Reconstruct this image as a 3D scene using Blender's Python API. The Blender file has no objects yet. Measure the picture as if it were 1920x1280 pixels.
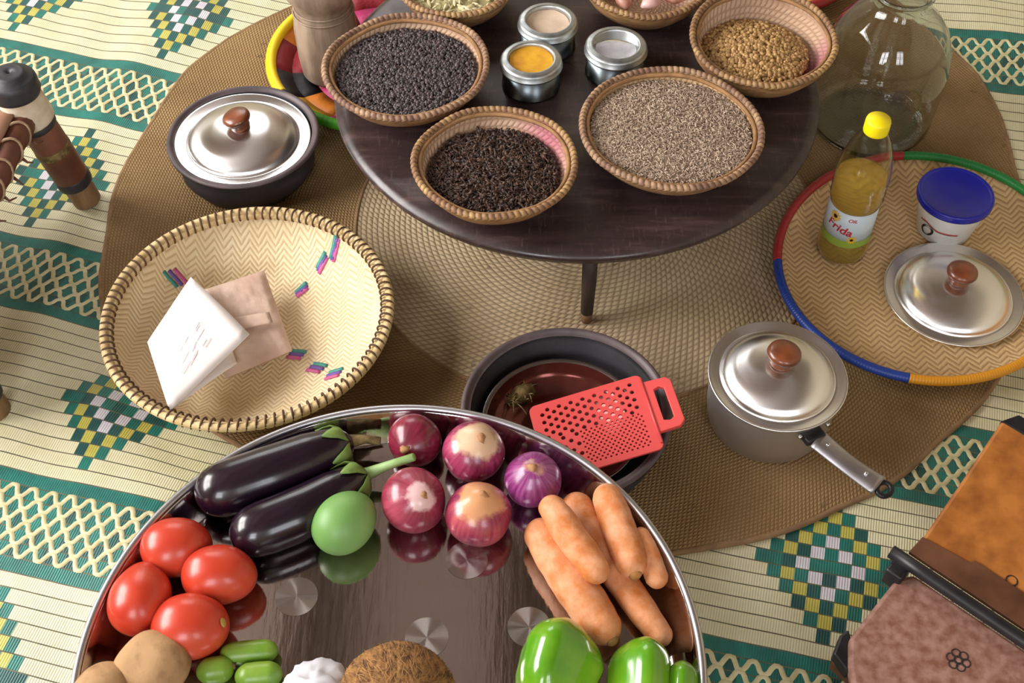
import bpy, math, random
import numpy as np
from mathutils import noise, Vector, Matrix
random.seed(7); rng = np.random.default_rng(7)
PI = math.pi
SC = bpy.context.scene
COL = SC.collection

# ------------------------------------------------------------------ camera, light, exposure
F, PITCH, CAMH = 2350.0, math.radians(51), 1.45
cam = bpy.data.cameras.new('camera'); cam.sensor_width = 36; cam.lens = F / 1920 * 36
cam.clip_start = .02
co = bpy.data.objects.new('camera', cam); COL.objects.link(co)
co.location = (0, 0, CAMH); co.rotation_euler = (PI / 2 - PITCH, 0, 0); SC.camera = co
w = bpy.data.worlds.new('daylight'); SC.world = w; w.use_nodes = True
w.node_tree.nodes['Background'].inputs[0].default_value = (.80, .88, 1, 1)
w.node_tree.nodes['Background'].inputs[1].default_value = .5
def area(name, loc, target, sx, sy, power, col):
    l = bpy.data.lights.new(name, 'AREA'); l.shape = 'RECTANGLE'; l.size = sx; l.size_y = sy
    l.energy = power; l.color = col
    o = bpy.data.objects.new(name, l); COL.objects.link(o); o.location = loc
    o.rotation_euler = (Vector(target) - Vector(loc)).to_track_quat('-Z', 'Y').to_euler()
area('window_daylight_left', (-2.32, 1.25, 1.55), (0, 1.25, 1.3), 2.1, 1.3, 140, (1, .975, .94))
area('window_daylight_back', (-.75, -1.50, 1.75), (-.75, 1, 1.45), .9, 1.2, 38, (.95, .97, 1))
area('window_daylight_right', (1.05, -1.50, 1.75), (1.05, 1, 1.45), .8, 1.2, 24, (.95, .97, 1))
area('window_daylight_far', (-.9, 3.62, 1.75), (-.9, 0, 1.2), 1.3, 1.2, 20, (1, .98, .95))
SC.view_settings.view_transform = 'Standard'; SC.view_settings.look = 'None'
SC.view_settings.exposure = .25; SC.view_settings.gamma = 1; SC.view_settings.use_curve_mapping = False

def at(px, py, z=0.):      # point of the place at height z, surveyed from the photograph
    a, b = (px - 960) / F, (py - 640) / F
    d = np.array([a, math.cos(PITCH) - b * math.sin(PITCH), -math.sin(PITCH) - b * math.cos(PITCH)])
    return np.array([0, 0, CAMH]) + d * ((z - CAMH) / d[2])

# ------------------------------------------------------------------ materials
def lin(c):
    if isinstance(c, str):
        c = [int(c[i:i + 2], 16) / 255 for i in (1, 3, 5)]
    return tuple((x / 12.92 if x <= .04045 else ((x + .055) / 1.055) ** 2.4) for x in c) + (1,)
class N:
    def __init__(s, name):
        s.m = bpy.data.materials.new(name); s.m.use_nodes = True; s.t = s.m.node_tree
        s.b = s.t.nodes['Principled BSDF']
    def n(s, t, **k):
        x = s.t.nodes.new('ShaderNode' + t)
        for a, v in k.items(): setattr(x, a, v)
        return x
    def l(s, a, b): s.t.links.new(a, b)
    def put(s, sock, v):
        if hasattr(v, 'is_linked'): s.l(v, sock)
        else: sock.default_value = v
    def math(s, op, a, b=0., c=None):
        x = s.n('Math', operation=op); s.put(x.inputs[0], a); s.put(x.inputs[1], b)
        if c is not None: s.put(x.inputs[2], c)
        return x.outputs[0]
    def coord(s, which='Object'): return s.n('TexCoord').outputs[which]
    def xyz(s, v):
        x = s.n('SeparateXYZ'); s.l(v, x.inputs[0]); return x.outputs
    def noise(s, v, scale, detail=4, stretch=(1, 1, 1), rough=.55):
        mp = s.n('Mapping'); s.l(v, mp.inputs[0]); mp.inputs['Scale'].default_value = stretch
        x = s.n('TexNoise'); s.l(mp.outputs[0], x.inputs['Vector']); x.inputs['Scale'].default_value = scale
        x.inputs['Detail'].default_value = detail; x.inputs['Roughness'].default_value = rough
        return x.outputs['Fac']
    def ramp(s, f, stops):
        x = s.n('ValToRGB'); s.put(x.inputs[0], f)
        e = x.color_ramp.elements
        while len(e) < len(stops): e.new(.5)
        for el, (p, c) in zip(e, stops): el.position = p; el.color = lin(c)
        return x.outputs[0]
    def mix(s, f, a, b):
        x = s.n('Mix', data_type='RGBA'); s.put(x.inputs[0], f)
        s.put(x.inputs[6], a if hasattr(a, 'is_linked') else lin(a)); s.put(x.inputs[7], b if hasattr(b, 'is_linked') else lin(b))
        return x.outputs[2]
    def bump(s, h, strength=.3, dist=.002):
        x = s.n('Bump'); x.inputs['Strength'].default_value = strength; x.inputs['Distance'].default_value = dist
        s.l(h, x.inputs['Height']); s.l(x.outputs[0], s.b.inputs['Normal'])
    def set(s, **k):
        for a, v in k.items():
            s.put(s.b.inputs[{'col': 'Base Color', 'rough': 'Roughness', 'metal': 'Metallic', 'trans': 'Transmission Weight',
                'ior': 'IOR', 'coat': 'Coat Weight', 'coatr': 'Coat Roughness', 'aniso': 'Anisotropic', 'sss': 'Subsurface Weight',
                'sheen': 'Sheen Weight', 'spec': 'Specular IOR Level', 'alpha': 'Alpha'}[a]], v)
        return s
def M(name, col, rough=.5, metal=0., col2=None, scale=20, detail=4, stretch=(1, 1, 1), lo=.35, hi=.65, bump=0, bscale=None,
      bdist=.002, bstretch=None, island=False, **k):
    s = N(name); s.set(rough=rough, metal=metal, **k); c = s.coord()
    if col2:
        f = s.n('NewGeometry').outputs['Random Per Island'] if island else s.noise(c, scale, detail, stretch)
        s.l(s.ramp(f, [(0 if island else lo, col), (1 if island else hi, col2)]), s.b.inputs['Base Color'])
    else: s.set(col=lin(col))
    if bump: s.bump(s.noise(c, bscale or scale, detail, bstretch or stretch), bump, bdist)
    return s.m
def spun(name, col, rough, aniso=.75, scr=.0):
    s = N(name); s.set(col=lin(col), metal=1., rough=rough, aniso=aniso)
    t = s.n('Tangent', direction_type='RADIAL', axis='Z'); s.l(t.outputs[0], s.b.inputs['Tangent'])
    if scr:
        x, y, z = s.xyz(s.coord()); r = s.math('SQRT', s.math('ADD', s.math('MULTIPLY', x, x), s.math('MULTIPLY', y, y)))
        cb = s.n('CombineXYZ'); s.l(r, cb.inputs[0]); s.bump(s.noise(cb.outputs[0], 600, 2), scr, .0004)
    return s.m
def chevron(name, c1, c2, c3, P=.021, amp=1.0, p=.0062):
    s = N(name); c = s.coord(); x, y, z = s.xyz(c); wob = s.noise(c, 9, 2)
    zz = s.math('MULTIPLY', s.math('PINGPONG', x, P / 2), amp)
    f = s.math('ADD', s.math('ADD', y, zz), s.math('MULTIPLY', wob, .012))
    st = s.math('MULTIPLY_ADD', s.math('SINE', s.math('MULTIPLY', f, 2 * PI / p)), .5, .5)
    seg = s.math('MULTIPLY_ADD', s.math('SINE', s.math('MULTIPLY', x, 2 * PI / (P / 4))), .5, .5)
    base = s.ramp(s.noise(c, 14, 5), [(.3, c1), (.7, c2)])
    g = s.math('MULTIPLY', s.math('POWER', st, 3.), .75)
    s.l(s.mix(g, base, c3), s.b.inputs['Base Color']); s.set(rough=.6)
    h = s.math('ADD', s.math('MULTIPLY', st, -1.), s.math('MULTIPLY', seg, .25)); s.bump(h, .55, .0012)
    return s.m
def weave(name, c1, c2, ring=.0075, stitch=.008, gap='#3a2a1c', tint=None, inner=None):
    s = N(name); c = s.coord(); x, y, z = s.xyz(c)
    r = s.math('SQRT', s.math('ADD', s.math('MULTIPLY', x, x), s.math('MULTIPLY', y, y)))
    th = s.math('ARCTAN2', y, x)
    zone = s.math('LESS_THAN', r, inner[0]) if inner else None
    k_ = stitch / ring
    if inner: ring = s.math('MULTIPLY_ADD', zone, inner[1] - ring, ring)
    fr = s.math('DIVIDE', r, ring); row = s.math('FLOOR', fr)
    a = s.math('SINE', s.math('MULTIPLY', s.math('FRACT', fr), PI))
    arc = s.math('ADD', s.math('MULTIPLY', s.math('MULTIPLY', th, row), 1 / k_), s.math('MULTIPLY', row, .5))
    arc = s.math('ADD', arc, s.math('MULTIPLY', s.math('FRACT', fr), .6))
    b = s.math('ABSOLUTE', s.math('SINE', s.math('MULTIPLY', arc, PI)))
    h = s.math('MULTIPLY', s.math('POWER', a, .6), s.math('POWER', b, .6))
    base = s.ramp(s.noise(c, 7, 6), [(.3, c1), (.68, c2)])
    if inner: base = s.mix(zone, base, s.ramp(s.noise(c, 9, 5), [(.3, inner[2]), (.7, inner[3])]))
    if tint: base = s.mix(s.ramp(s.noise(c, 3.2, 2), [(.55, '#000000'), (.66, '#ffffff')]), base, tint)
    spk = s.ramp(s.noise(c, 55, 3), [(.68, '#000000'), (.76, '#ffffff')])
    base = s.mix(s.math('MULTIPLY', spk, .55), base, gap)
    cm = s.mix(s.math('MULTIPLY', s.math('SUBTRACT', 1., h), .5), base, gap)  # shade in the recesses between stitches is put into the colour
    s.l(cm, s.b.inputs['Base Color']); s.set(rough=.8, spec=.2); s.bump(h, .7, .0025)
    return s.m
def rope(name, c1, c2, rough=.6):        # wrapped binding: uv.x counts the wraps
    s = N(name); u, v, _ = s.xyz(s.coord('UV')); f = s.math('FRACT', u)
    h = s.math('SINE', s.math('MULTIPLY', f, PI)); vn = s.noise(s.coord(), 40, 3)
    base = s.ramp(vn, [(.35, c1), (.6, c2)])
    s.l(s.mix(s.math('POWER', s.math('SUBTRACT', 1., h), 2.5), base, '#4a2c1a'), s.b.inputs['Base Color'])
    s.set(rough=rough); s.bump(h, .4, .002)
    return s.m
def straw(name, col, col2):              # woven plastic straw, ribs run across the rows
    s = N(name); u, v, _ = s.xyz(s.coord('UV'))
    rib = s.math('MULTIPLY_ADD', s.math('SINE', s.math('MULTIPLY', u, 2 * PI / .0034)), .5, .5)
    base = s.ramp(s.noise(s.coord(), 26, 4), [(.3, col), (.7, col2)])
    s.l(s.mix(s.math('MULTIPLY', s.math('POWER', s.math('SUBTRACT', 1., rib), 3.), .35), base, '#4d4a33'), s.b.inputs['Base Color'])
    s.set(rough=.42); s.bump(rib, .4, .0012)
    return s.m
def onion_mat(name, dark, light, pale, streak=.5, palecut=.72):
    s = N(name); c = s.coord(); x, y, z = s.xyz(c); th = s.math('ARCTAN2', y, x)
    cb = s.n('CombineXYZ'); s.l(s.math('MULTIPLY', s.math('SINE', th), 1.), cb.inputs[0]); s.l(s.math('COSINE', th), cb.inputs[1]); s.l(s.math('MULTIPLY', z, 4.), cb.inputs[2])
    st = s.noise(cb.outputs[0], 9, 5); big = s.noise(c, 22, 2)
    f = s.math('ADD', s.math('MULTIPLY', st, streak), s.math('MULTIPLY', big, 1 - streak))
    base = s.ramp(f, [(.36, dark), (.66, light)])
    top = s.math('ADD', s.math('DIVIDE', z, .036), s.math('MULTIPLY', s.math('SUBTRACT', s.noise(c, 30, 4), .5), .9))
    s.l(s.mix(s.ramp(top, [(palecut, '#000000'), (palecut + .16, '#ffffff')]), base, pale), s.b.inputs['Base Color'])
    s.set(rough=.3, coat=.35, coatr=.18); s.bump(st, .12, .001)
    return s.m

MT = {}
MT['floor'] = M('floor_cement', '#8a8176', .8, col2='#9a9084', scale=6)
MT['plaster'] = M('plaster', '#cfc4ae', .9, col2='#bfb296', scale=4)
MT['ceil'] = M('ceiling_wood', '#74645a', .65, col2='#90807a', scale=6, stretch=(1, 14, 1))
MT['beam'] = M('beam_wood', '#3a2b22', .65, col2='#52402f', scale=6, stretch=(10, 1, 10))
MT['cream'] = straw('straw_cream', '#d7d1a8', '#e3ddbc')
MT['teal'] = straw('straw_teal', '#0b5f58', '#157f73')
MT['teal2'] = straw('straw_dark_teal', '#0a4645', '#0f5a57')
MT['yellow'] = straw('straw_yellow', '#b9b04a', '#c9bf62')
MT['lilac'] = straw('straw_lilac', '#cdc6d2', '#dedbe2')
MT['seam'] = M('straw_seam', '#4f4c3a', .7, col2='#6c684f', scale=30)
MT['cord'] = M('straw_cord', '#d9d0a6', .5, col2='#c6bb8c', scale=60)
MT['jute'] = weave('jute', '#8f7149', '#a88a60', .0052, .0062, '#5a4430', None, (.37, .0088, '#b09876', '#c8b292'))
MT['juteedge'] = M('jute_edge', '#7d6144', .85, col2='#957652', scale=40, bump=.5, bscale=150)
def table_mat():
    s = N('dark_table_wood'); c = s.coord()
    g = s.noise(c, 9, 7, (1, 6, 1), .65); sc = s.noise(c, 30, 6, (9, 1, 1), .7)
    a = s.ramp(g, [(.3, '#281f20'), (.55, '#392b2b'), (.8, '#5c4946')])
    s.l(s.mix(s.ramp(sc, [(.57, '#000000'), (.72, '#9a9a9a')]), a, '#7d6358'), s.b.inputs['Base Color'])
    s.l(s.ramp(s.noise(c, 12, 4), [(.3, '#787878'), (.7, '#b0b0b0')]), s.b.inputs['Roughness'])
    s.bump(g, .25, .0015); return s.m
MT['table'] = table_mat()
MT['tableleg'] = M('leg_wood', '#241a17', .6, col2='#3d2b22', scale=12, stretch=(6, 6, 1), bump=.3)
MT['legfoot'] = M('leg_worn_wood', '#6b4a34', .7, col2='#8a6a4c', scale=30)
MT['clay'] = M('black_clay', '#1d1c1f', .55, col2='#343036', scale=14, bump=.2, bscale=60)
MT['clayrim'] = M('clay_rim', '#5e5052', .5, col2='#473c3f', scale=20, bump=.15, bscale=60)
MT['alu'] = spun('spun_aluminium', '#e8e6e6', .25, .85, .03)
MT['alubody'] = spun('aluminium_body', '#d2cfd0', .55, .3, .02)
MT['aluplain'] = M('aluminium_handle', '#aaa6aa', .42, 1., col2='#bdb9bd', scale=30)
MT['rivet'] = M('rivet_steel', '#dcdcdc', .25, 1.)
MT['blackiron'] = M('black_iron', '#17161a', .42, .2, col2='#2c292b', scale=20, bump=.2)
MT['knob'] = M('knob_wood', '#4f2412', .35, col2='#8a4a28', scale=16, stretch=(1, 1, 5), coat=.5, coatr=.2)
MT['bowl'] = weave('bowl_weave', '#b8977a', '#d0b096', .006, .008, '#8a6650', '#b97080')
MT['bowlplain'] = weave('bowl_weave_plain', '#b8946a', '#cfae84', .006, .008, '#80603c')
MT['boutw'] = M('bowl_outside', '#7d5a38', .75, col2='#a3794e', scale=40, stretch=(1, 1, 4), bump=.5, bscale=120)
MT['rope'] = rope('rope_binding', '#b8935f', '#866244')
MT['rope2'] = rope('rope_binding_pink', '#ae8c6a', '#7d5c4a')
MT['basketw'] = chevron('basket_weave', '#dcc69c', '#ead9b6', '#b59468', .026, 1.05, .0082)
MT['trayw'] = chevron('tray_weave', '#c6a270', '#d6b688', '#8a6840', .030, .95, .0105)
MT['baskrim'] = M('basket_rim', '#c7a873', .6, col2='#e0c998', scale=60, bump=.3, bscale=150)
MT['stitch'] = M('dark_stitch', '#4a3020', .7, col2='#5e4028', scale=60)
def wrapm(name, c):
    s = N(name); u, v, _ = s.xyz(s.coord('UV')); h = s.math('SINE', s.math('MULTIPLY', s.math('FRACT', u), PI)); s.set(col=lin(c), rough=.42); s.bump(h, .25, .0008); return s.m
for k, c in dict(red='#a3262c', green='#1d7a37', blue='#1c3a8c', orange='#cf8a1c', yellowp='#f0cf10', limep='#4fae2c').items():
    MT['rim_' + k] = wrapm('rim_wrap_' + k, c)
for k, c in dict(purple='#6b4c9a', pink='#c2568e', tealc='#3f8a80', magenta='#a3265c', orangec='#d07a22', yellowc='#e0b82c', blackc='#1d1a22', redc='#8f1f2c', whitec='#d8cfc0', greenc='#1f5a44').items():
    MT[k] = M('dyed_' + k, c, .6, col2=c, scale=60, bump=.4, bscale=200)
MT['mortar'] = M('mortar_wood', '#786353', .75, col2='#a38d79', scale=9, stretch=(4, 4, 1), bump=.4, bscale=20, bstretch=(6, 6, 1))
MT['tin'] = M('tin_metal', '#c2c6c6', .42, 1., col2='#8f9496', scale=30)
MT['tinbody'] = M('tin_body', '#70787c', .3, 1., col2='#5d6468', scale=30)
MT['turmeric'] = M('turmeric', '#d6a01c', .8, col2='#b87a18', scale=35, bump=.3, bscale=90)
MT['tanpow'] = M('tan_powder', '#c9b39c', .9, col2='#b89f88', scale=30, bump=.3, bscale=120)
MT['salt'] = M('white_salt', '#e8e8ec', .7, col2='#c2bfc8', scale=30, bump=.3, bscale=150)
MT['clearlid'] = N('clear_window').set(col=(1, 1, 1, 1), rough=.05, trans=1., ior=1.1).m
MT['pepper'] = M('peppercorn', '#1a1414', .4, col2='#57484a', island=True, coat=.1)
MT['clove'] = M('clove', '#20120f', .5, col2='#4f3322', island=True)
MT['cumin'] = M('cumin', '#8a7260', .6, col2='#c2ac96', island=True)
MT['coriander'] = M('coriander', '#8a6438', .5, col2='#c09a62', island=True)
MT['cardamom'] = M('cardamom', '#a89a6a', .6, col2='#d6cda6', island=True)
MT['garlicred'] = M('shallot_skin', '#9c5a48', .4, col2='#c99a86', scale=50, stretch=(1, 1, .2))
MT['garlicpink'] = M('garlic_skin', '#d9b6b0', .4, col2='#c4968c', scale=50, stretch=(1, 1, .2))
MT['glass'] = N('clear_glass').set(col=(.84, .87, .84, 1), rough=.02, trans=1., ior=1.45).m
MT['pet'] = N('clear_plastic').set(col=(.98, .96, .88, 1), rough=.04, trans=1., ior=1.35).m
MT['oil'] = N('sunflower_oil').set(col=lin('#fbe27a'), rough=.03, trans=.78, ior=1.06).m
MT['capy'] = M('yellow_plastic', '#f2dc10', .35)
MT['labelblue'] = M('label_paper_blue', '#b3c6d2', .4, col2='#c9cfd6', scale=20)
MT['labelgreen'] = M('label_green', '#86a03c', .45)
MT['ink_red'] = M('ink_red', '#b3202c', .5)
MT['ink_black'] = M('ink_black', '#151515', .5)
MT['ink_yellow'] = M('ink_yellow', '#e8b41c', .5)
MT['ink_grey'] = M('ink_grey', '#d0cbd0', .7)
MT['tubwhite'] = M('white_tub_plastic', '#dcdcda', .35)
MT['tubblue'] = M('blue_lid_plastic', '#141a8c', .35)
MT['redplastic'] = M('red_plastic', '#d24a48', .42, coat=.1)
MT['steelreflect'] = M('steel_red_reflection', '#4f2a26', .18, .6, col2='#6b332c', scale=8)  # red reflection of the grater painted into the bowl metal
MT['steel'] = M('bowl_steel', '#9a9698', .2, 1.)
MT['paper'] = M('white_paper', '#f2eae8', .8, col2='#eae0de', scale=10)
MT['bag'] = M('brown_paper', '#cdb3a2', .8, col2='#b59684', scale=12, bump=.6, bscale=25, bdist=.006)
MT['fibre'] = M('dried_herb', '#4f3f22', .8, col2='#8a7648', scale=90, bump=.8, bscale=120)
def tray_mat():
    s = N('polished_steel'); c = s.coord(); s.set(col=lin('#b5adab'), metal=1.)
    n = s.noise(c, 60, 5, (3, .35, 1)); s.l(s.ramp(n, [(.3, '#3a3a3a'), (.75, '#666666')]), s.b.inputs['Roughness'])
    s.bump(s.noise(c, 45, 4, (2.5, .4, 1)), .16, .0008); return s.m
MT['steeltray'] = tray_mat()
MT['steelrim'] = M('steel_rim', '#c9c9cf', .34, 1.)
MT['spunmark'] = spun('spun_mark', '#c4bfbd', .24, .985)
MT['eggplant'] = M('eggplant_skin', '#150a16', .24, col2='#230f1e', scale=8, coat=.35, coatr=.14)
MT['calyx'] = M('eggplant_calyx', '#55702c', .6, col2='#7d9448', scale=30, bump=.4, bscale=60)
MT['stemg'] = M('green_stem', '#86ab62', .5, col2='#9cba7c', scale=30)
MT['tomato'] = M('tomato_skin', '#b62e1a', .33, col2='#c84a30', scale=10, coat=.15, coatr=.15, sss=.05)
MT['scar'] = M('tomato_scar', '#b59a4a', .7)
MT['potato'] = M('potato_skin', '#b08a60', .8, col2='#75532f', scale=34, detail=7, lo=.5, hi=.78, bump=.7, bscale=60)
MT['limeg'] = M('green_fruit_skin', '#66944a', .45, col2='#7ea55e', scale=9)
MT['gourd'] = M('gourd_skin', '#86a63c', .35, col2='#5c8626', scale=18, stretch=(1, 1, .25))
MT['carrot'] = M('carrot_skin', '#c47236', .6, col2='#db9c72', scale=45, detail=8, bump=.8, bscale=80)
MT['stub'] = M('carrot_stub', '#b07840', .7, col2='#8a6a3a', scale=60)
MT['bell'] = M('green_pepper_skin', '#4a8c12', .2, col2='#82ae2a', scale=10, coat=.6, coatr=.08)
MT['coconut'] = M('coconut_husk', '#5a3a20', .9, col2='#a3743f', scale=22, stretch=(7, 7, 1), bump=1., bscale=25, bstretch=(8, 8, 1), bdist=.005)
MT['fibrehair'] = M('coconut_fibre', '#8a5f34', .85, col2='#b58a54', island=True)
MT['whitebag'] = M('white_plastic', '#dcdce2', .4, col2='#c9c9d2', scale=20)
MT['o1'] = onion_mat('onion_deep', '#5a1226', '#8f2a40', '#b06070', .5, 1.15)
MT['o2'] = onion_mat('onion_peeling', '#6b1436', '#b04668', '#d8b494', .5, .62)
MT['o3'] = onion_mat('onion_violet', '#6b1a58', '#a8528f', '#c9a078', .75, .86)
MT['o4'] = onion_mat('onion_rose', '#7a1f36', '#a8465a', '#dcb4b4', .5, .88)
MT['o5'] = onion_mat('onion_coppery', '#761a44', '#b5505a', '#d09468', .5, .60)
MT['neck'] = M('onion_neck', '#b58a5c', .7, col2='#8f6038', scale=80)
MT['hide'] = M('cowhide', '#b39878', .8, col2='#e0d6c4', scale=18, bump=.4, bscale=80)
MT['leather'] = M('brown_leather', '#5a3426', .5, col2='#7d4c38', scale=14, bump=.5, bscale=40)
MT['seatleather'] = M('seat_leather', '#9c7660', .6, col2='#86604a', scale=10, bump=.3, bscale=40)
MT['legwood'] = M('stool_wood', '#6f5236', .65, col2='#8c6d4c', scale=14, stretch=(5, 5, 1), bump=.3)
MT['blackband'] = M('black_band', '#1e1e22', .5, col2='#33333a', scale=30)
MT['thong'] = M('leather_thong', '#8f7258', .7, col2='#b39a80', scale=60)
MT['orangewood'] = M('orange_wood', '#7f4719', .42, col2='#ab6a2e', scale=26, detail=7, stretch=(1, 1, 1), bump=.2, bscale=40, coat=.2)
MT['brownwood'] = M('worn_brown_wood', '#7a5040', .42, col2='#9c766a', scale=80, detail=7, stretch=(1, 1, 1), bump=.25, bscale=70, coat=.15)
MT['darkstrip'] = M('dark_strip_wood', '#4a2a18', .45, col2='#65402a', scale=20)
MT['burnt'] = M('burnt_mark', '#241510', .7)

# ------------------------------------------------------------------ mesh helpers
class MB:
    def __init__(s): s.v = []; s.f = []; s.uv = []; s.mi = []; s.k = 0
    def add(s, v, f, uv=None, mi=0):
        v = np.asarray(v, float).reshape(-1, 3); s.v.append(v)
        s.uv.append(np.zeros((len(v), 2)) if uv is None else np.asarray(uv, float))
        if isinstance(f, np.ndarray): f = (f + s.k).tolist()
        else: f = [[i + s.k for i in q] for q in f]
        s.f += f; s.mi += (list(mi) if hasattr(mi, '__len__') else [mi] * len(f)); s.k += len(v)
        return s
    def box(s, c, d, rot=None, mi=0):
        v = np.array([[x, y, z] for x in (-.5, .5) for y in (-.5, .5) for z in (-.5, .5)]) * d
        if rot is not None: v = v @ np.array(rot).T
        return s.add(v + np.array(c), [(0, 1, 3, 2), (4, 6, 7, 5), (0, 4, 5, 1), (2, 3, 7, 6), (0, 2, 6, 4), (1, 5, 7, 3)], mi=mi)
    def build(s, name, mats, parent=None, smooth=True, loc=None, bevel=0, solid=0, sub=0):
        me = bpy.data.meshes.new(name); V = np.concatenate(s.v); me.from_pydata(V.tolist(), [], s.f)
        for m in (mats if isinstance(mats, (list, tuple)) else [mats]): me.materials.append(MT[m] if isinstance(m, str) else m)
        me.polygons.foreach_set('material_index', np.array(s.mi, np.int32))
        me.polygons.foreach_set('use_smooth', np.full(len(s.f), smooth, bool))
        UV = np.concatenate(s.uv)
        if UV.any():
            li = np.empty(len(me.loops), np.int32); me.loops.foreach_get('vertex_index', li)
            me.uv_layers.new(name='uv').data.foreach_set('uv', UV[li].ravel())
        me.update()
        o = bpy.data.objects.new(name, me); COL.objects.link(o)
        if parent: o.parent = parent
        if loc is not None: o.location = loc
        if solid: q = o.modifiers.new('thickness', 'SOLIDIFY'); q.thickness = solid; q.offset = -1
        if bevel:
            q = o.modifiers.new('bevel', 'BEVEL'); q.width = bevel; q.segments = 2; q.limit_method = 'ANGLE'
        if sub: q = o.modifiers.new('subdivision', 'SUBSURF'); q.levels = sub; q.render_levels = sub
        return o
def lathe(prof, n=64, t0=0., t1=2 * PI, warp=None):
    full = abs(t1 - t0 - 2 * PI) < 1e-6
    th = np.linspace(t0, t1, n + (0 if full else 1), endpoint=not full); m = len(th)
    V = []; F_ = []; rings = []
    for r, z in prof:
        if r < 1e-6: rings.append([len(V)]); V.append((0, 0, z))
        else:
            rings.append(list(range(len(V), len(V) + m)))
            for t in th:
                k = warp(t) if warp else 1.
                V.append((r * k * math.cos(t), r * k * math.sin(t), z))
    for a, b in zip(rings, rings[1:]):
        for i in range(n):
            j = (i + 1) % m
            if len(a) == 1 and len(b) == 1: continue
            if len(a) == 1: F_.append((a[0], b[j], b[i]))
            elif len(b) == 1: F_.append((a[i], a[j], b[0]))
            else: F_.append((a[i], a[j], b[j], b[i]))
    return np.array(V), F_
def tube(path, rad, n=12, closed=False, cap=True, twist=0., flat=1., lob=None):
    P = np.asarray(path, float); m = len(P); R = np.broadcast_to(np.asarray(rad, float), (m,))
    T = np.roll(P, -1, 0) - np.roll(P, 1, 0) if closed else np.gradient(P, axis=0)
    T /= np.linalg.norm(T, axis=1)[:, None] + 1e-12
    up = np.array([0, 0, 1.]) if abs(T[0][2]) < .9 else np.array([1., 0, 0])
    V = []; UV = []; x = np.cross(up, T[0]); x /= np.linalg.norm(x)
    for i in range(m):
        x = x - T[i] * (x @ T[i]); x /= np.linalg.norm(x) + 1e-12; y = np.cross(T[i], x)
        for k in range(n):
            a = 2 * PI * k / n + twist * i; q = R[i] * (lob(a, i / (m - 1)) if lob else 1.)
            V.append(P[i] + x * math.cos(a) * q + y * math.sin(a) * q * flat); UV.append((i / m, k / n))
    F_ = []
    for i in range(m if closed else m - 1):
        for k in range(n):
            a, b = i * n, ((i + 1) % m) * n; F_.append((a + k, a + (k + 1) % n, b + (k + 1) % n, b + k))
    if cap and not closed:
        F_.append(tuple(range(n))[::-1]); F_.append(tuple(range((m - 1) * n, m * n)))
    return np.array(V), F_, np.array(UV)
def ropering(R, z, r, wraps, n=8, per=5, warp=None, t0=0., t1=2 * PI, slant=.6, depth=.2):
    full = abs(t1 - t0 - 2 * PI) < 1e-6; m = wraps * per
    V = []; UV = []
    for i in range(m + 1):
        t = t0 + (t1 - t0) * i / m; k = warp(t) if warp else 1.
        for j in range(n):
            a = 2 * PI * j / n; ph = i / per + slant * j / n
            q = r * (1 - depth + depth * 2 * abs(math.sin(PI * ph)) ** .7 * .8)
            V.append(((R * k + q * math.cos(a)) * math.cos(t), (R * k + q * math.cos(a)) * math.sin(t), z + q * math.sin(a)))
            UV.append((ph + 1, j / n))
    F_ = [(i * n + j, (i + 1) * n + j, (i + 1) * n + (j + 1) % n, i * n + (j + 1) % n) for i in range(m) for j in range(n)]
    if not full: F_ += [tuple(range(n)), tuple(range(m * n, m * n + n))[::-1]]
    return np.array(V), F_, np.array(UV)
def lumpy(V, amp, scale, seed=0):
    V = np.array(V, float); c = V.mean(0)
    for i, p in enumerate(V):
        d = p - c; L = np.linalg.norm(d) + 1e-9
        V[i] = p + d / L * amp * noise.noise(Vector(p * scale) + Vector((seed * 7.3, seed * 3.1, 0)))
    return V
def tag(o, label, cat, group=None, kind=None):
    o['label'] = label; o['category'] = cat
    if group: o['group'] = group
    if kind: o['kind'] = kind
    return o
def thing(name, loc, label, cat, group=None, rot=(0, 0, 0)):
    o = bpy.data.objects.new(name, None); COL.objects.link(o); o.location = loc; o.rotation_euler = rot
    o.empty_display_size = .03
    return tag(o, label, cat, group)
def struct(o): o['kind'] = 'structure'; return o
def arc(cx, cz, r, a0, a1, n=6): return [(cx + r * math.cos(math.radians(a0 + (a1 - a0) * i / n)), cz + r * math.sin(math.radians(a0 + (a1 - a0) * i / n))) for i in range(n + 1)]
def text_mesh(body, size):
    c = bpy.data.curves.new('lettering', 'FONT'); c.body = body; c.size = size; c.align_x = 'CENTER'; c.align_y = 'CENTER'; c.shear = .25; c.offset = size * .02
    o = bpy.data.objects.new('lettering', c); COL.objects.link(o); dg = bpy.context.evaluated_depsgraph_get()
    me = o.evaluated_get(dg).to_mesh(); v = np.array([p.co[:] for p in me.vertices]).reshape(-1, 3); f = [tuple(p.vertices) for p in me.polygons]
    o.evaluated_get(dg).to_mesh_clear(); bpy.data.objects.remove(o); bpy.data.curves.remove(c)
    return v, f

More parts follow.
